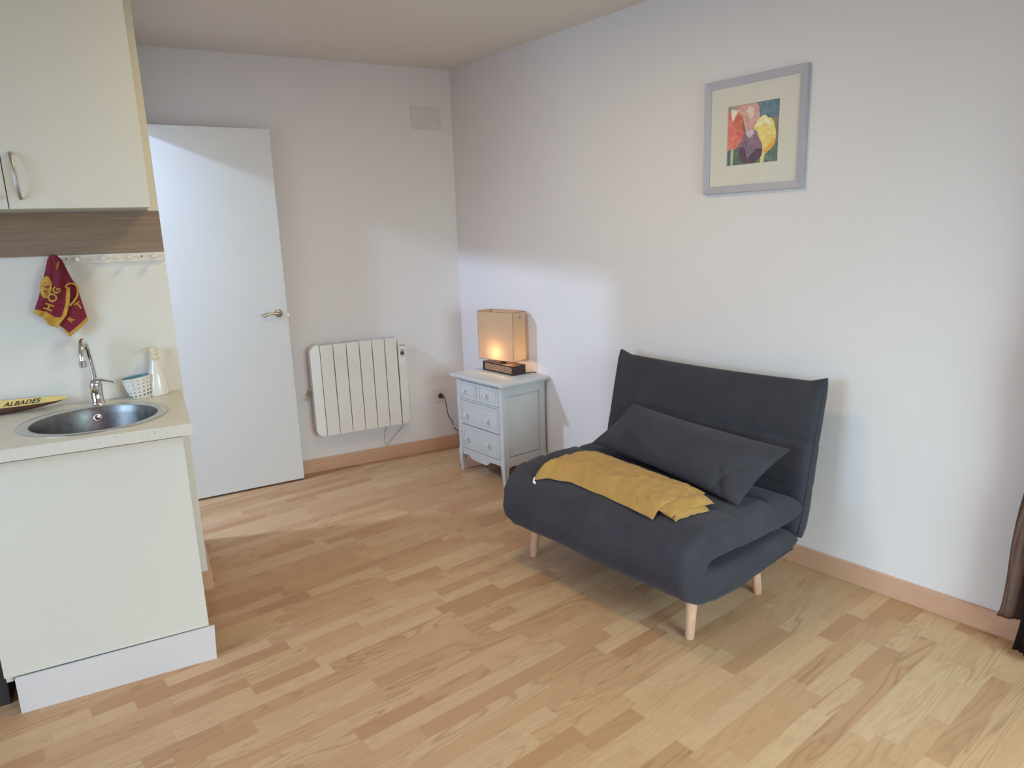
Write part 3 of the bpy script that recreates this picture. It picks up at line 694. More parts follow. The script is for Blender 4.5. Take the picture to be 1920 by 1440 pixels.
b = B(); box(b, (1.4085, YR-0.0016, 0.699), (1.4345, YR, 0.7225), 0.0003); link('display', b, fr, M_screen, capr, label='grey display')
b = B()
for i in range(4): box(b, (1.4095+i*0.0064, YR-0.0014, 0.7275), (1.4135+i*0.0064, YR, 0.7365))
for i in range(5): box(b, (1.409+i*0.0054, YR-0.0014, 0.689), (1.4125+i*0.0054, YR, 0.6935))
for i in range(4): box(b, (1.411+i*0.0058, YR-0.0012, 0.682), (1.413+i*0.0058, YR, 0.684))
link('button', b, fr, M_print, capr)
b = B(); box(b, (1.402, YR-0.0006, 0.757), (1.4425, YR+0.002, 0.7655), 0.0004); link('badge', b, fr, M_printpink, capr)
b = B(); tube(b, [(1.07, YB-0.02, 0.815), (1.11, YB-0.03, 0.824), (1.15, YB-0.032, 0.826), (1.19, YB-0.028, 0.820)], 0.003, 8, 20); link('coiled_cable', b, fr, M_white, r)
b = B(); tube(b, [(1.425, YB-0.03, 0.62), (1.455, YB-0.03, 0.56), (1.471, YB-0.05, 0.46), (1.471, YB-0.05, 0.36), (1.458, YB-0.032, 0.275), (1.425, YB-0.04, 0.215), (1.36, YB-0.038, 0.152), (1.318, YB-0.03, 0.112), (1.303, YB-0.018, 0.0975), (1.298, YB-0.012, 0.13), (1.300, YB-0.012, 0.18), (1.312, YB-0.018, 0.26), (1.25, YB-0.015, 0.50), (0.95, YB-0.013, 0.60), (0.855, YB-0.02, 0.56), (0.838, YB-0.03, 0.525)], 0.0040, 8, 120)
link('power_cable', b, fr, M_white, r, smooth=1.2)
b = B(); lathe(b, [(0, 0.0), (0.006, 0.0), (0.009, 0.012), (0.010, 0.03), (0.007, 0.034), (0, 0.034)], (0.838, YB-0.03, 0.528), 14, axis=(-0.45, -0.2, -1))
for dx2 in (-0.009, 0.010): tube(b, [(0.824+dx2, YB-0.036, 0.496), (0.812+dx2, YB-0.040, 0.474)], 0.0024, 8)
link('plug', b, fr, M_plug, r, smooth=0.7, label='dangling two pin plug')
for x in (0.95, 1.34):
    for z in (0.32, 0.70): b = B(); box(b, (x-0.01, YB-0.028, z), (x+0.01, YB, z+0.04)); link('wall_bracket', b, fr, M_radw, r)
# outlet
fo = FX(1.70, YB, 0.375); r = root('wall_outlet', fo, 'square cream wall socket between the radiator and the small chest', 'outlet')
b = B(); box(b, (1.658, YB-0.009, 0.332), (1.7445, YB, 0.4175), 0.003); link('plate', b, fo, M_socket, r)
b = B(); box(b, (1.6745, YB-0.0115, 0.3485), (1.728, YB-0.008, 0.401), 0.001); lathe(b, [(0.0, -0.0085), (0.0185, -0.0085), (0.0190, -0.012), (0.0205, -0.012), (0.0205, -0.008)], (1.7015, YB, 0.3745), 28, axis=(0, 1, 0)); link('socket', b, fo, M_socket, r, smooth=0.5)

# ================================================================= small chest of drawers
SC_, UC_ = 0.6275, 0.18
fc = FW(SC_, UC_, 0); r = root('chest_of_drawers', fc, 'small pale grey chest of four drawers in the corner under the lamp', 'chest of drawers')
s0, s1, u0, u1 = 0.402, 0.853, 0.020, 0.340; ZB = 0.588; PW = 0.040
b = B(); box(b, (0.366, 0.012, 0.594), (0.886, 0.364, 0.612), 0.006, 3); box(b, (0.376, 0.016, 0.586), (0.876, 0.354, 0.596), 0.004, 2); link('top', b, fc, M_grey, r, smooth=0.5)
def leg(sx, ux, ds, du):
    """post with a flared tapering foot; outer corner at (sx,ux), inward directions ds,du"""
    q = B(); lv = [(0.0, 0.024, 0.004, 0.028), (0.02, 0.025, 0.003, 0), (0.07, 0.031, -0.001, 0), (0.105, 0.037, -0.0035, 0), (0.128, 0.040, -0.0030, 0), (0.155, PW, 0.0, 0), (ZB, PW, 0.0, 0)]
    rg = []
    for z, w, off, _ in lv:
        rg.append([q.verts.new((sx+ds*(off+a*w), ux+du*(off+c*w), z)) for a, c in ((0, 0), (1, 0), (1, 1), (0, 1))])
    for A_, C2 in zip(rg, rg[1:]):
        for k in range(4): q.faces.new((A_[k], A_[(k+1) % 4], C2[(k+1) % 4], C2[k]))
    q.faces.new(rg[0][::-1]); q.faces.new(rg[-1]); 
    bmesh.ops.bevel(q, geom=[e for e in q.edges if abs(e.verts[0].co.z-e.verts[1].co.z) > 1e-4], offset=0.0018, segments=2, affect='EDGES'); return q
for sx, ux, ds, du in ((s0, u1, 1, -1), (s1, u1, -1, -1), (s0, u0, 1, 1), (s1, u0, -1, 1)): link('leg', leg(sx, ux, ds, du), fc, M_grey, r)
b = B()                                             # side panels, frame rails, back, apron
for sa, sb, so in ((s1-0.020, s1-0.009, s1), (s0+0.009, s0+0.020, s0)):
    b = B(); box(b, (min(sa, sb), u0+PW+0.003, 0.169), (max(sa, sb), u1-PW-0.003, 0.5275)); link('side_panel', b, fc, M_grey, r)
b = B()
for sgn, sx in ((1, s1), (-1, s0)):
    a0, a1 = (sx-0.012, sx-0.0005) if sgn > 0 else (sx+0.0005, sx+0.012)
    box(b, (a0, u0+PW-0.002, 0.531), (a1, u1-PW+0.002, ZB)); 
    pp = [(u1-PW+0.002, 0.165), (u1-PW+0.002, 0.108), (0.258, 0.113), (0.240, 0.100), (0.232, 0.098), (0.140, 0.096), (0.130, 0.099), (0.112, 0.117), (u0+PW-0.002, 0.120), (u0+PW-0.002, 0.165)]
    prism(b, pp, lambda a, c, dd: (dd, a, c), a0, a1)
pp = [(s0+PW-0.002, 0.150), (s0+PW-0.002, 0.110), (0.500, 0.112), (0.530, 0.094), (0.540, 0.090), (0.676, 0.088), (0.686, 0.094), (0.710, 0.112), (0.730, 0.116), (s1-PW+0.002, 0.118), (s1-PW+0.002, 0.150)]
prism(b, pp, lambda a, c, dd: (a, dd, c), u1-0.014, u1-0.001)
box(b, (s0+PW-0.002, u1-0.014, 0.456), (s1-PW+0.002, u1-0.001, 0.466)); box(b, (s0+PW-0.002, u1-0.014, 0.579), (s1-PW+0.002, u1-0.001, ZB)); box(b, (0.606, u1-0.014, 0.464), (0.617, u1-0.001, 0.58))
box(b, (s0+PW-0.002, u0+0.004, 0.16), (s1-PW+0.002, u0+0.010, ZB)); box(b, (s0+0.02, u0+0.01, 0.148), (s1-0.02, u1-0.02, 0.156))
link('frame', b, fc, M_grey, r)
def drawer(sa, sb, za, zb, knobs):
    q = B(); box(q, (sa+0.0022, u1-0.016, za+0.0022), (sb-0.0022, u1-0.0015, zb-0.0022), 0.0008)
    t = 0.019
    # raised bevelled border around a recessed field
    for a, c in (((sa+0.0022, za+0.0022), (sa+t, zb-0.0022)), ((sb-t, za+0.0022), (sb-0.0022, zb-0.0022)), ((sa+t, za+0.0022), (sb-t, za+t)), ((sa+t, zb-t), (sb-t, zb-0.0022))):
        box(q, (a[0], u1-0.002, a[1]), (c[0], u1+0.0008, c[1]), 0.0006)
    box(q, (sa+t+0.004, u1-0.002, za+t+0.004), (sb-t-0.004, u1+0.0002, zb-t-0.004), 0.0006)
    o = link('drawer', q, fc, M_grey, r)
    for ks, kz in knobs:
        k_ = B(); lathe(k_, [(0.007, 0.0), (0.0072, 0.002), (0.0035, 0.004), (0.0035, 0.012)], (ks, u1, kz), 16, axis=(0, 1, 0), mi=1)
        lathe(k_, [(0.0035, 0.011), (0.008, 0.013), (0.0125, 0.019), (0.0125, 0.022), (0.009, 0.027), (0, 0.028)], (ks, u1, kz), 10, axis=(0, 1, 0), mi=0)
        link('knob', k_, fc, [M_knob, M_chrome], o, label='clear faceted knob on a metal stem')
drawer(0.442, 0.606, 0.467, 0.578, [(0.492, 0.521)]); drawer(0.617, 0.813, 0.467, 0.578, [(0.705, 0.522)])
drawer(0.442, 0.813, 0.306, 0.455, [(0.503, 0.369), (0.709, 0.371)]); drawer(0.442, 0.813, 0.152, 0.304, [(0.501, 0.224), (0.711, 0.226)])

# ================================================================= table lamp
LZ = 0.6125
fl_ = FW(0.582, 0.112, LZ); r = root('table_lamp', fl_, 'lit lamp with a tall beige box shade on a dark slatted base', 'lamp')
b = B(); bs0, bs1, bu0, bu1, bz = 0.438, 0.733, 0.062, 0.160, LZ+0.056
box(b, (bs0, bu0, LZ), (bs1, bu1-0.012, bz), 0.0015); box(b, (bs0, bu1-0.013, LZ), (bs0+0.012, bu1, bz), 0.0012); box(b, (bs1-0.012, bu1-0.013, LZ), (bs1, bu1, bz), 0.0012)
box(b, (bs0+0.01, bu1-0.013, LZ), (bs1-0.01, bu1, LZ+0.006), 0.001); box(b, (bs0+0.01, bu1-0.013, bz-0.006), (bs1-0.01, bu1, bz), 0.001)
link('base', b, fl_, M_lampwood, r)
b = B()
for i in range(5): box(b, (bs0+0.013, bu1-0.012, LZ+0.0085+i*0.0083), (bs1-0.013, bu1-0.004, LZ+0.0125+i*0.0083), 0.001)
link('slat', b, fl_, M_reed, r, label='pale wooden slats')
b = B(); tube(b, [(0.585, 0.112, bz-0.001), (0.585, 0.112, bz+0.035)], 0.016, 18); link('bulb_holder', b, fl_, M_bronze, r, smooth=0.6)
b = B(); lathe(b, [(0, 0.0), (0.012, 0.0), (0.014, 0.012), (0.019, 0.026), (0.021, 0.040), (0.018, 0.054), (0.010, 0.062), (0, 0.065)], (0.575, 0.112, bz+0.034), 20); link('bulb', b, fl_, M_bulb, r, smooth=1.2)
# shade: four cloth walls, slightly turned on its base
ang = math.radians(-9.3); SD, UD = Vector((math.cos(ang), math.sin(ang), 0)), Vector((-math.sin(ang), math.cos(ang), 0)); sc0 = Vector((0.576, 0.110, 0))
SZ0, SZ1 = 0.689, 0.983
def shp(a, c, z): return sc0+SD*a+UD*c+Vector((0, 0, z))
b = B(); hw, hd = 0.141, 0.058
cs = [(-hw, -hd), (hw, -hd), (hw, hd), (-hw, hd)]
N1 = 8
for i in range(4):
    a, c = cs[i], cs[(i+1) % 4]
    g = [[b.verts.new(shp(lerp(a[0], c[0], k/N1), lerp(a[1], c[1], k/N1), lerp(SZ0, SZ1, m_/N1))) for m_ in range(N1+1)] for k in range(N1+1)]
    for k in range(N1):
        for m_ in range(N1): b.faces.new((g[k][m_], g[k+1][m_], g[k+1][m_+1], g[k][m_+1]))
shd = link('lamp_shade', b, fl_, M_shade, r)
b = B()
for z in (SZ0+0.002, SZ1-0.002):
    for i in range(4): tube(b, [shp(*cs[i], z), shp(*cs[(i+1) % 4], z)], 0.0017, 8)
for c in cs: tube(b, [shp(*c, SZ0), shp(*c, SZ1)], 0.0012, 8)
link('shade_trim', b, fl_, simple('shade edging', srgb(150, 122, 92), 0.8), shd)
b = B(); tube(b, [shp(-hw, 0, SZ0+0.004), shp(hw, 0, SZ0+0.004)], 0.002, 8); tube(b, [shp(0, -hd, SZ0+0.004), shp(0, hd, SZ0+0.004)], 0.002, 8); tube(b, [shp(-0.05, 0.03, SZ0+0.004), shp(-0.05, 0.03, SZ1+0.006)], 0.0018, 8)
lathe(b, [(0.017, -0.003), (0.03, -0.003), (0.03, 0.003), (0.017, 0.003)], shp(0.008, 0, SZ0+0.004), 20)
link('shade_carrier', b, fl_, M_bronze, r)
b = B(); q = shp(hw+0.0008, 0.0, 0.954); lathe(b, [(0, 0.0004), (0.0088, 0.0004), (0.0088, -0.0006)], shp(hw+0.0006, -0.008, 0.950), 18, axis=tuple(SD)); link('sticker', b, fl_, M_blue, shd, label='small round blue sticker')
b = B(); pc = inv((1.7015, YB-0.02, 0.3745))
cable_w = [(1.7015, YB-0.040, 0.376), (1.716, YB-0.045, 0.362), (1.734, YB-0.03, 0.29), (1.748, YB-0.02, 0.23), (1.775, YB-0.018, 0.185), (1.803, YB-0.018, 0.12)]
cs_ = [inv(p) for p in cable_w]+[(0.30, 0.05, 0.05), (0.36, 0.005, 0.05), (0.60, 0.008, 0.03), (0.68, 0.007, 0.10), (0.735, 0.006, 0.35), (0.752, 0.0055, 0.57), (0.756, 0.007, 0.612), (0.752, 0.025, 0.6175), (0.742, 0.070, 0.6185), (0.731, 0.095, 0.626)]
tube(b, cs_, 0.0026, 8, 160); link('power_cable', b, fl_, M_black, r, smooth=1.2)
b = B(); lathe(b, [(0.0175, 0.0086), (0.0175, 0.012), (0.015, 0.022), (0.011, 0.040), (0.005, 0.044), (0, 0.044)], inv((1.7015, YB, 0.3745)), 20, axis=tuple(Vector(inv((1.7015, YB-1, 0)))-Vector(inv((1.7015, YB, 0)))))
link('plug', b, fl_, M_black, r, smooth=0.8)

# ================================================================= picture
fpic = FW(2.166, 0, 1.804); r = root('framed_picture', fpic, 'tulip watercolour with a cream mount in a silver grey frame on the right wall', 'picture')
ps0, ps1, pz0, pz1 = 1.936, 2.400, 1.575, 2.033; FWd = 0.031
def mitre(a0, a1, z0, z1, w, prof, q):
    """four mitred bars, prof = [(inset 0..1, u)]"""
    rgs = []
    for k, uu in prof:
        rgs.append([q.verts.new(((a0+w*k) if i in (0, 3) else (a1-w*k), uu, (z0+w*k) if i in (0, 1) else (z1-w*k))) for i in range(4)])
    m2 = len(rgs)
    for i in range(m2):
        A_, C2 = rgs[i], rgs[(i+1) % m2]
        for k in range(4): q.faces.new((A_[k], A_[(k+1) % 4], C2[(k+1) % 4], C2[k]))
b = B(); mitre(ps0, ps1, pz0, pz1, FWd, [(0, 0.0005), (0, 0.020), (0.04, 0.0225), (0.08, 0.0232), (1, 0.018), (1, 0.0005)], b); link('frame', b, fpic, M_frame, r)
b = B(); mm = (2.048, 2.284, 1.687, 1.924)
for z0, z1, a0, a1 in ((pz0+0.02, mm[2], ps0+0.02, ps1-0.02), (mm[3], pz1-0.02, ps0+0.02, ps1-0.02), (mm[2], mm[3], ps0+0.02, mm[0]), (mm[2], mm[3], mm[1], ps1-0.02)): box(b, (a0, 0.006, z0), (a1, 0.0135, z1))
link('mount', b, fpic, M_mount, r)
ART = {
 'sky': [(2.170, 1.926), (2.286, 1.926), (2.286, 1.685), (2.046, 1.685), (2.046, 1.926)],
 'skylow': [(2.178, 1.925), (2.286, 1.925), (2.286, 1.855), (2.259, 1.851), (2.244, 1.866), (2.219, 1.871), (2.195, 1.864)],
 'brownbg': [(2.254, 1.856), (2.286, 1.859), (2.286, 1.765), (2.267, 1.749), (2.271, 1.787)],
 'tl': [(2.043, 1.925), (2.095, 1.925), (2.087, 1.907), (2.069, 1.912), (2.058, 1.903), (2.042, 1.909)],
 'pink': [(2.095, 1.925), (2.178, 1.925), (2.195, 1.864), (2.175, 1.85), (2.169, 1.825), (2.136, 1.816), (2.124, 1.848), (2.112, 1.88), (2.089, 1.907)],
 'pinkhi': [(2.134, 1.905), (2.152, 1.913), (2.165, 1.902), (2.169, 1.881), (2.154, 1.865), (2.143, 1.884)],
 'green1': [(2.070, 1.770), (2.101, 1.768), (2.1, 1.729), (2.114, 1.701), (2.114, 1.686), (2.077, 1.686)],
 'blue1': [(2.045, 1.765), (2.061, 1.765), (2.063, 1.711), (2.046, 1.708)],
 'stem1': [(2.063, 1.762), (2.077, 1.762), (2.076, 1.686), (2.064, 1.686)],
 'red': [(2.042, 1.909), (2.05, 1.909), (2.061, 1.9), (2.068, 1.871), (2.076, 1.863), (2.078, 1.845), (2.086, 1.818), (2.111, 1.79), (2.106, 1.773), (2.083, 1.751), (2.069, 1.759), (2.042, 1.755)],
 'red2': [(2.096, 1.898), (2.112, 1.878), (2.121, 1.844), (2.124, 1.804), (2.116, 1.785), (2.102, 1.8), (2.085, 1.822), (2.076, 1.854), (2.081, 1.878)],
 'white1': [(2.061, 1.906), (2.07, 1.912), (2.087, 1.906), (2.094, 1.9), (2.081, 1.88), (2.073, 1.863), (2.066, 1.873)],
 'green2': [(2.218, 1.722), (2.264, 1.752), (2.286, 1.765), (2.286, 1.686), (2.219, 1.686)],
 'green3': [(2.170, 1.686), (2.210, 1.710), (2.206, 1.686)],
 'yellow': [(2.195, 1.864), (2.22, 1.871), (2.234, 1.859), (2.251, 1.854), (2.266, 1.821), (2.271, 1.78), (2.262, 1.749), (2.238, 1.728), (2.222, 1.717), (2.211, 1.720), (2.205, 1.746), (2.193, 1.782), (2.182, 1.81), (2.169, 1.825), (2.178, 1.847)],
 'stem2': [(2.210, 1.735), (2.226, 1.722), (2.219, 1.686), (2.204, 1.686), (2.204, 1.706)],
 'yelhi': [(2.202, 1.863), (2.22, 1.869), (2.232, 1.855), (2.248, 1.84), (2.246, 1.823), (2.221, 1.839), (2.196, 1.828), (2.176, 1.832)],
 'yelor': [(2.251, 1.776), (2.268, 1.776), (2.262, 1.749), (2.226, 1.723), (2.218, 1.741), (2.24, 1.752)],
 'purple': [(2.125, 1.811), (2.135, 1.819), (2.152, 1.805), (2.172, 1.811), (2.186, 1.812), (2.193, 1.789), (2.207, 1.766), (2.213, 1.733), (2.202, 1.704), (2.177, 1.689), (2.141, 1.688), (2.114, 1.701), (2.1, 1.729), (2.099, 1.756), (2.108, 1.777), (2.123, 1.798)],
 'purdark': [(2.107, 1.758), (2.139, 1.745), (2.139, 1.725), (2.148, 1.714), (2.175, 1.742), (2.208, 1.742), (2.211, 1.725), (2.199, 1.704), (2.172, 1.690), (2.141, 1.690), (2.114, 1.703), (2.102, 1.734)],
 'purtop': [(2.136, 1.814), (2.151, 1.823), (2.171, 1.818), (2.172, 1.805), (2.152, 1.79), (2.139, 1.802)],
}
AC = {'sky': (srgb(92, 118, 120), srgb(60, 90, 84)), 'skylow': (srgb(108, 124, 142), srgb(70, 104, 118)), 'brownbg': (srgb(140, 128, 112), srgb(110, 108, 92)), 'tl': (srgb(160, 150, 140), srgb(130, 120, 114)),
      'pink': (srgb(206, 170, 158), srgb(182, 128, 122)), 'pinkhi': (srgb(222, 204, 188), srgb(206, 178, 162)), 'green1': (srgb(92, 118, 88), srgb(56, 72, 78)), 'blue1': (srgb(70, 100, 120), srgb(56, 78, 104)),
      'stem1': (srgb(176, 184, 150), srgb(158, 170, 130)), 'red': (srgb(212, 128, 110), srgb(196, 92, 80)), 'red2': (srgb(198, 108, 84), srgb(180, 74, 62)), 'white1': (srgb(230, 220, 206), srgb(214, 196, 180)),
      'green2': (srgb(112, 130, 104), srgb(64, 84, 92)), 'green3': (srgb(110, 136, 86), srgb(90, 110, 70)), 'yellow': (srgb(232, 208, 136), srgb(216, 176, 90)), 'stem2': (srgb(206, 200, 150), srgb(190, 184, 130)),
      'yelhi': (srgb(228, 218, 186), srgb(224, 206, 150)), 'yelor': (srgb(220, 170, 84), srgb(210, 150, 60)), 'purple': (srgb(134, 104, 124), srgb(104, 78, 98)), 'purdark': (srgb(84, 58, 78), srgb(60, 42, 60)), 'purtop': (srgb(206, 192, 200), srgb(170, 150, 166))}
b = B(); mats = []
for i, (k, pg) in enumerate(ART.items()):
    uu = 0.0068+i*0.00012; n0 = len(pg)
    if n0 > 5:                                   # soften outlines
        P = pg+pg[:3]; sm = []
        for j in range(n0):
            a, c, e_, g_ = [Vector((*P[(j+m_) % n0], 0)) for m_ in range(4)]
            for t in (0, 0.33, 0.66): sm.append(0.5*((2*c)+(e_-a)*t+(2*a-5*c+4*e_-g_)*t*t+(3*c-a-3*e_+g_)*t**3))
        pg = [(min(max(p.x, 2.045), 2.287), min(max(p.y, 1.6845), 1.9265)) for p in sm]
    fc_ = b.faces.new([b.verts.new((a, uu, c)) for a, c in pg]); fc_.material_index = i; mats.append(wc('watercolour '+k, *[tuple(min(0.9, v*1.22+0.05) for v in c_) for c_ in AC[k]]))
ln = [(2.146, 1.804), (2.15, 1.779), (2.15, 1.753), (2.136, 1.739), (2.148, 1.714), (2.150, 1.690)]; ln2 = [(2.17, 1.801), (2.163, 1.778), (2.165, 1.756), (2.177, 1.741), (2.155, 1.724), (2.148, 1.714)]
ln3 = [(2.150, 1.690), (2.100, 1.735)]
mats.append(wc('watercolour line', srgb(226, 214, 220)))
for L_ in (ln, ln2, [(2.125, 1.811), (2.139, 1.802), (2.152, 1.806), (2.172, 1.803), (2.190, 1.812)]): tube(b, [(a, 0.0094, c) for a, c in L_], 0.0006, 6, 24, mi=len(mats)-1)
link('painting', b, fpic, mats, r, recalc=False)
b = B(); box(b, (ps0+0.012, 0.001, pz0+0.012), (ps1-0.012, 0.0062, pz1-0.012)); link('backing', b, fpic, M_mount, r)

# ================================================================= sofa bed
s0, s1 = 1.555, 2.605; SM = (s0+s1)/2; SHW = (s1-s0)/2
fso = FW(SM, 0.5, 0); r = root('sofa_bed', fso, 'charcoal grey two seat sofa bed without arms against the right wall', 'sofa')
def path(ctrl, n=200):
    P = catmull([(a, c, 0) for a, c in ctrl], n); L_ = [0]
    for i in range(n): L_.append(L_[-1]+(P[i+1]-P[i]).length)
    def at(t):
        d_ = t*L_[-1]; lo, hi = 0, n
        while hi-lo > 1:
            m_ = (lo+hi)//2
            if L_[m_] <= d_: lo = m_
            else: hi = m_
        f_ = (d_-L_[lo])/max(1e-9, L_[hi]-L_[lo]); p = P[lo].lerp(P[hi], f_); tg = (P[hi]-P[lo]).normalized(); return p, tg
    return at, L_[-1]
def cushion(name, ctrl, hfun, px=16, pt=10, nx=90, nt=120, seams=(), wr=0.0, taper=None, sd=0):
    at, L_ = path(ctrl); q = B()
    def pos(x, t):
        tt = (t+1)/2; p, tg = at(tt); n_ = Vector((tg.y, -tg.x, 0))     # outward side of the path
        w = SHW*(1.0-(taper(tt) if taper else 0.0))
        # soft uneven long edge
        sx_ = SM+x*w+0.004*nz((tt*6, x*2, sd), 1.0)*abs(x)
        return Vector((sx_, p.x, p.y)), Vector((0, -n_.x, -n_.y))
    def h(x, t):
        tt = (t+1)/2; hh = hfun(x, tt); g = 1.0
        for c, w, dpt in seams: g -= dpt*math.exp(-((tt-c)/w)**2)
        return (hh*g, hh*(1-(1-g)*0.5))
    def wob(x, t, p):
        e = abs(x)**6; tt = (t+1)/2; cr = 0
        if name == 'seat':
            for c_, w_ in ((0.40, 0.008), (0.455, 0.007), (0.50, 0.008), (0.55, 0.007), (0.60, 0.008)):
                cr -= 0.016*math.exp(-((tt-c_-0.10*(1-abs(x)))/w_)**2)*max(0, (abs(x)-0.90)/0.10)**1.2
            cr += 0.010*math.exp(-((tt-0.50)/0.13)**2)*max(0, (abs(x)-0.86)/0.14)
        return cr+wr*(nz((p.x*5, p.y*5, p.z*5), 1, sd)*0.6+nz((p.x*14, p.y*16, p.z*14), 1, sd+5)*0.28*(0.4+e*2.2))
    slab(q, pos, nx, nt, h, px, pt, wob); return q, at
# seat: one mattress folded over the front edge, so the two layers show at the side
seat_ctrl = [(0.255, 0.366), (0.40, 0.376), (0.60, 0.383), (0.745, 0.384), (0.830, 0.366), (0.868, 0.310), (0.862, 0.250), (0.800, 0.222), (0.70, 0.222), (0.55, 0.228), (0.40, 0.236), (0.27, 0.240)]
def fold(tt): return math.exp(-((tt-0.50)/0.10)**2)
q, at_s = cushion('seat', seat_ctrl, lambda x, tt: 0.063+0.006*fold(tt), px=44, pt=10, seams=((0.155, 0.012, 0.22), (0.315, 0.012, 0.14)), wr=0.010, taper=lambda tt: 0.055*math.exp(-((tt-0.52)/0.13)**2)+0.012*min(1, max(0, (tt-0.6)/0.2)))
link('seat', q, fso, M_sofa, r, smooth=3.2)
back_ctrl = [(0.238, 0.235), (0.232, 0.30), (0.212, 0.42), (0.186, 0.56), (0.160, 0.69), (0.138, 0.79), (0.128, 0.842)]
q, at_b = cushion('backrest', back_ctrl, lambda x, tt: 0.056-0.022*tt+0.0, px=44, pt=12, seams=((0.33, 0.008, 0.20), (0.62, 0.009, 0.30)), wr=0.006, sd=9, taper=lambda tt: 0.0+0.02*(1-min(1, tt*4))**2)
for v in q.verts:                                  # the two top corners stand up like small ears
    for c in (s0, s1):
        d_ = math.hypot(v.co.x-c, (v.co.z-0.835))
        if d_ < 0.07: v.co.z += 0.020*(1-d_/0.07)**1.2
    if v.co.z > 0.72: v.co.z -= 0.010*math.sin((v.co.x-s0)/(s1-s0)*math.pi)*(v.co.z-0.72)/0.12
link('backrest', q, fso, M_sofa, r, smooth=3.2)
# piping seams
for sgn in (1, -1):
    b = B()
    sx_ = SM+sgn*(SHW-0.004)
    P = []
    for i in range(50):
        tt = lerp(0.02, 0.40, i/49); p, tg = at_s(tt); P.append((SM+sgn*(SHW*(1-0.055*math.exp(-((tt-0.52)/0.13)**2))-0.0045), p.x+tg.y*0.018, p.y-tg.x*0.018))
    tube(b, P, 0.0022, 6)
    P = []
    for i in range(50):
        tt = lerp(0.04, 0.97, i/49); p, tg = at_b(tt); h_ = (0.056-0.022*tt); P.append((SM+sgn*(SHW*(1-0.02*(1-min(1, tt*4))**2)-0.0040), p.x+abs(tg.y)*h_*0.55, p.y))
    tube(b, P, 0.0022, 6)
    P = []
    for i in range(50):
        tt = lerp(0.62, 0.98, i/49); p, tg = at_s(tt); P.append((SM+sgn*(SHW*(1-0.012*min(1, max(0, (tt-0.6)/0.2))-0.055*math.exp(-((tt-0.52)/0.13)**2))-0.0045), p.x, p.y-0.030))
    tube(b, P, 0.0022, 6); link('piping', b, fso, M_pipe, r)
# base frame hidden inside the fold and the legs
b = B(); box(b, (s0+0.10, 0.36, 0.168), (s1-0.12, 0.76, 0.185), 0.004); link('base_frame', b, fso, M_black, r)
for sf, uf, st, ut in ((1.626, 0.797, 1.650, 0.785), (2.500, 0.812, 2.492, 0.790), (2.487, 0.356, 2.478, 0.385), (1.640, 0.345, 1.660, 0.375)):
    b = B(); tube(b, [(sf, uf, 0.0), (sf, uf, 0.002), (lerp(sf, st, 0.5), lerp(uf, ut, 0.5), 0.1), (st, ut, 0.2)], [0.0150, 0.0165, 0.0195, 0.0225], 20)
    link('leg', b, fso, M_leg, r, smooth=0.7, label='tapered round beech leg')
# pillow
fpi = FW(2.1, 0.40, 0.44); q = B()
cTL, cTR, cBR, cBL = Vector((1.765, 0.285, 0.645)), Vector((2.565, 0.300, 0.605)), Vector((2.545, 0.605, 0.458)), Vector((1.665, 0.450, 0.470))
nrm = ((cTR-cTL).cross(cBL-cTL)).normalized()
if nrm.y < 0: nrm = -nrm
def ppos(x, t):
    a, c = (x+1)/2, (t+1)/2
    k = 0.035; pin = 1-k*(1-x*x)*0-0.0
    p = cTL.lerp(cTR, a).lerp(cBL.lerp(cBR, a), c)
    mid = (cTL+cTR+cBL+cBR)/4
    # edges bow inwards between the corners
    p = p+(mid-p)*(0.0)+(cBL-cTL).normalized()*(-t)*0.012*(1-x*x)+(cTR-cTL).normalized()*(-x)*0.02*(1-t*t)
    return p, nrm
def ph(x, t): return 0.046+0.040*(1-x*x)*(1-t*t)+0.0
def pw_(x, t, p):
    w = 0.010*nz((p.x*6, p.y*6, p.z*9), 1, 2)+0.004*nz((p.x*17, p.y*17, p.z*20), 1, 6)
    w += -0.017*math.exp(-((x-0.62-0.20*t)/0.035)**2)*max(0, t+0.1)-0.014*math.exp(-((x-0.84+0.15*t)/0.03)**2)*max(0, t+0.3)-0.012*math.exp(-((x+0.80+0.1*t)/0.04)**2)*max(0, t)          # crease running to the lower right corner
    w += -0.006*math.exp(-((x-0.86)/0.05)**2)*(1-abs(t))
    w += -0.016*math.exp(-((x+0.30+0.15*t)/0.025)**2)*max(0, -t-0.45)*1.6+0.010*math.exp(-((x+0.24+0.1*t)/0.03)**2)*max(0, -t-0.5)*1.6
    return w
slab(q, ppos, 90, 60, ph, 5, 3.6, pw_)
link('pillow', q, fpi, M_sofa, smooth=3.2, label='long charcoal grey cushion leaning on the backrest of the sofa bed', cat='cushion')
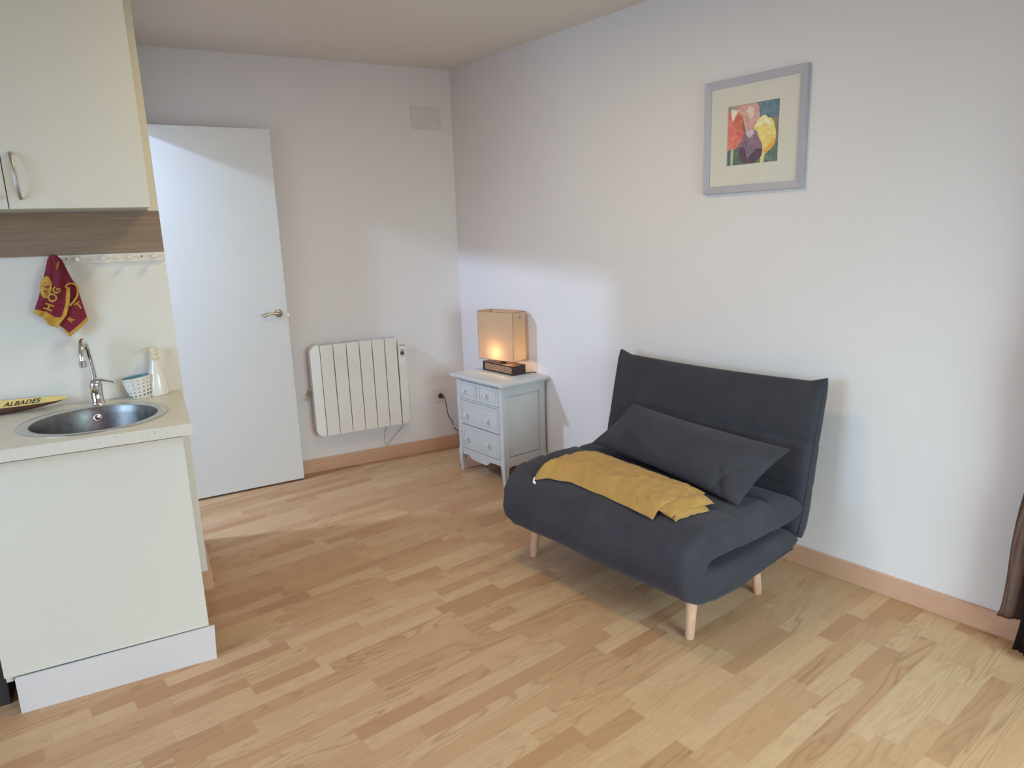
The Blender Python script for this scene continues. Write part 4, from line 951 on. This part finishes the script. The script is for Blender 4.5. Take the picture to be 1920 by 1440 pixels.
# throw, folded lengthways
fth = FW(2.1, 0.70, 0.45); r = root('throw_blanket', fth, 'mustard yellow muslin throw folded lengthways on the sofa seat', 'blanket')
ST = []
for i in range(80):
    p, tg = at_s(0.04+0.44*i/79); hh = 0.063+0.006*fold(0.04+0.44*i/79); q_ = (p.x-tg.y*hh, p.y+tg.x*hh+0.0055)
    if not ST or q_[0] > ST[-1][0]+1e-4: ST.append(q_)
def seat_top(u):
    best = ST[-1][1]
    for (a, c), (d_, e_) in zip(ST, ST[1:]):
        if a <= u <= d_: return lerp(c, e_, (u-a)/(d_-a))
    return ST[0][1] if u < ST[0][0] else best
def layer(front, back, off, h_, seed, roll=0.0, nx=130, nt=56, wrf=1.0, px=10, pt=4, lift=0.0):
    """off: height of its underside above the seat; roll: how far the front edge rolls down to the seat"""
    q = B()
    def pos(x, t):
        a, c = (x+1)/2, (t+1)/2; F_ = pl(front, a); B_ = pl(back, a); p = Vector((lerp(F_[0], B_[0], c), lerp(F_[1], B_[1], c), 0))
        p.x += 0.007*nz((c*5, a*3, seed), 1); p.y += 0.008*nz((a*9, c*2, seed+2), 1)*(1-abs(t)*0.3)
        k = min(1, c/0.22); k = k*k*(3-2*k); o = lerp(off*(1-roll), off, k)
        o *= min(1, 0.35+a/0.10) if roll else 1
        p.z = seat_top(p.y)+o+lift*math.exp(-((a-0.22)/0.09)**2)*c*c
        return p, Vector((0, 0, 1))
    def wob(x, t, p):
        return wrf*(0.006*nz((p.x*8, p.y*15, seed))+0.0045*nz((p.x*30, p.y*26, seed+1))+0.0012*math.sin((p.y-p.x*0.35)*170+9*nz((p.x*6, p.y*6, seed))))
    slab(q, pos, nx, nt, (h_, 0.0015), px, pt, wob); return q
fA = [(1.90, 0.800), (2.10, 0.800), (2.30, 0.815), (2.43, 0.835), (2.455, 0.845)]; bA = [(1.86, 0.62), (2.10, 0.62), (2.33, 0.64), (2.450, 0.680), (2.500, 0.715)]
link('lower_layer', layer(fA, bA, 0.002, 0.020, 3, wrf=1.2), fth, M_throw, r, smooth=3.2)
fB = [(1.80, 0.835), (1.92, 0.808), (2.10, 0.808), (2.29, 0.820), (2.360, 0.834), (2.440, 0.850)]; bB = [(1.78, 0.60), (1.92, 0.595), (2.10, 0.605), (2.32, 0.625), (2.440, 0.645), (2.490, 0.672)]
link('middle_layer', layer(fB, bB, 0.016, 0.020, 7, wrf=1.5), fth, M_throw, r, smooth=3.2)
fC = [(1.742, 0.882), (1.80, 0.862), (1.92, 0.838), (2.04, 0.844), (2.16, 0.850), (2.28, 0.858), (2.372, 0.868)]; bC = [(1.765, 0.720), (1.82, 0.590), (1.92, 0.582), (2.04, 0.590), (2.18, 0.602), (2.32, 0.618), (2.430, 0.640)]
link('upper_layer', layer(fC, bC, 0.031, 0.018, 11, roll=0.93, wrf=1.3, lift=0.008), fth, M_throw, r, smooth=3.2)
b = B(); tube(b, [(1.744, 0.878, 0.402), (1.750, 0.888, 0.397), (1.764, 0.890, 0.394)], [0.003, 0.0045, 0.003], 8, 10)
for v in b.verts: v.co.z += seat_top(v.co.y)-0.394
link('care_label', b, fth, M_white, r, label='white fabric tag')

# ================================================================= curtain at the right edge
fcu = FW(3.6, 0.1, 0.03); r = root('curtain', fcu, 'brown crinkled curtain hanging beside the right wall at the picture edge', 'curtain')
def curt(sa_t, sa_b, sb, ztop, zbot, ub, amp, seed, q, lift=0.0):
    NX, NZ = 90, 60; G = []
    for i in range(NX+1):
        col = []
        for j in range(NZ+1):
            a, c = i/NX, j/NZ; z = lerp(zbot, ztop, c); left = lerp(sa_b, sa_t, c**0.6)+0.006*math.sin(c*23+seed)+0.010*nz((c*7, 1, seed))
            s_ = lerp(left, sb, a); ph_ = a*(sb-left)*62+seed+1.3*nz((c*3, a*4, seed))
            u_ = ub+amp*(1-0.4*c)*math.sin(ph_)+0.4*amp*nz((a*12, c*6, seed))+0.010*nz((a*45, c*14, seed+2))
            if z < zbot+0.04: z += lift*math.sin(a*9)
            if j == 0: z += 0.006*math.sin(a*30+seed)
            col.append(q.verts.new((s_, u_, z)))
        G.append(col)
    for i in range(NX):
        for j in range(NZ): q.faces.new((G[i][j], G[i+1][j], G[i+1][j+1], G[i][j+1]))
q = B(); curt(3.305, 3.222, 3.62, 2.14, 0.120, 0.085, 0.026, 1.0, q); solid(link('curtain_panel', q, fcu, M_curt, r, smooth=3.2), 0.002)
q = B(); curt(3.33, 3.285, 3.70, 2.14, 0.028, 0.120, 0.018, 4.0, q); solid(link('lining_panel', q, fcu, M_curtd, r, smooth=3.2, label='dark brown lower panel of the curtain'), 0.002)
q = B(); tube(q, [(3.22, 0.10, 2.16), (5.35, 0.10, 2.16)], 0.010, 14)
for x in (3.5, 5.2): tube(q, [(x, 0.0, 2.16), (x, 0.10, 2.16)], 0.006, 8)
link('curtain_rod', q, fcu, M_bronze, r)
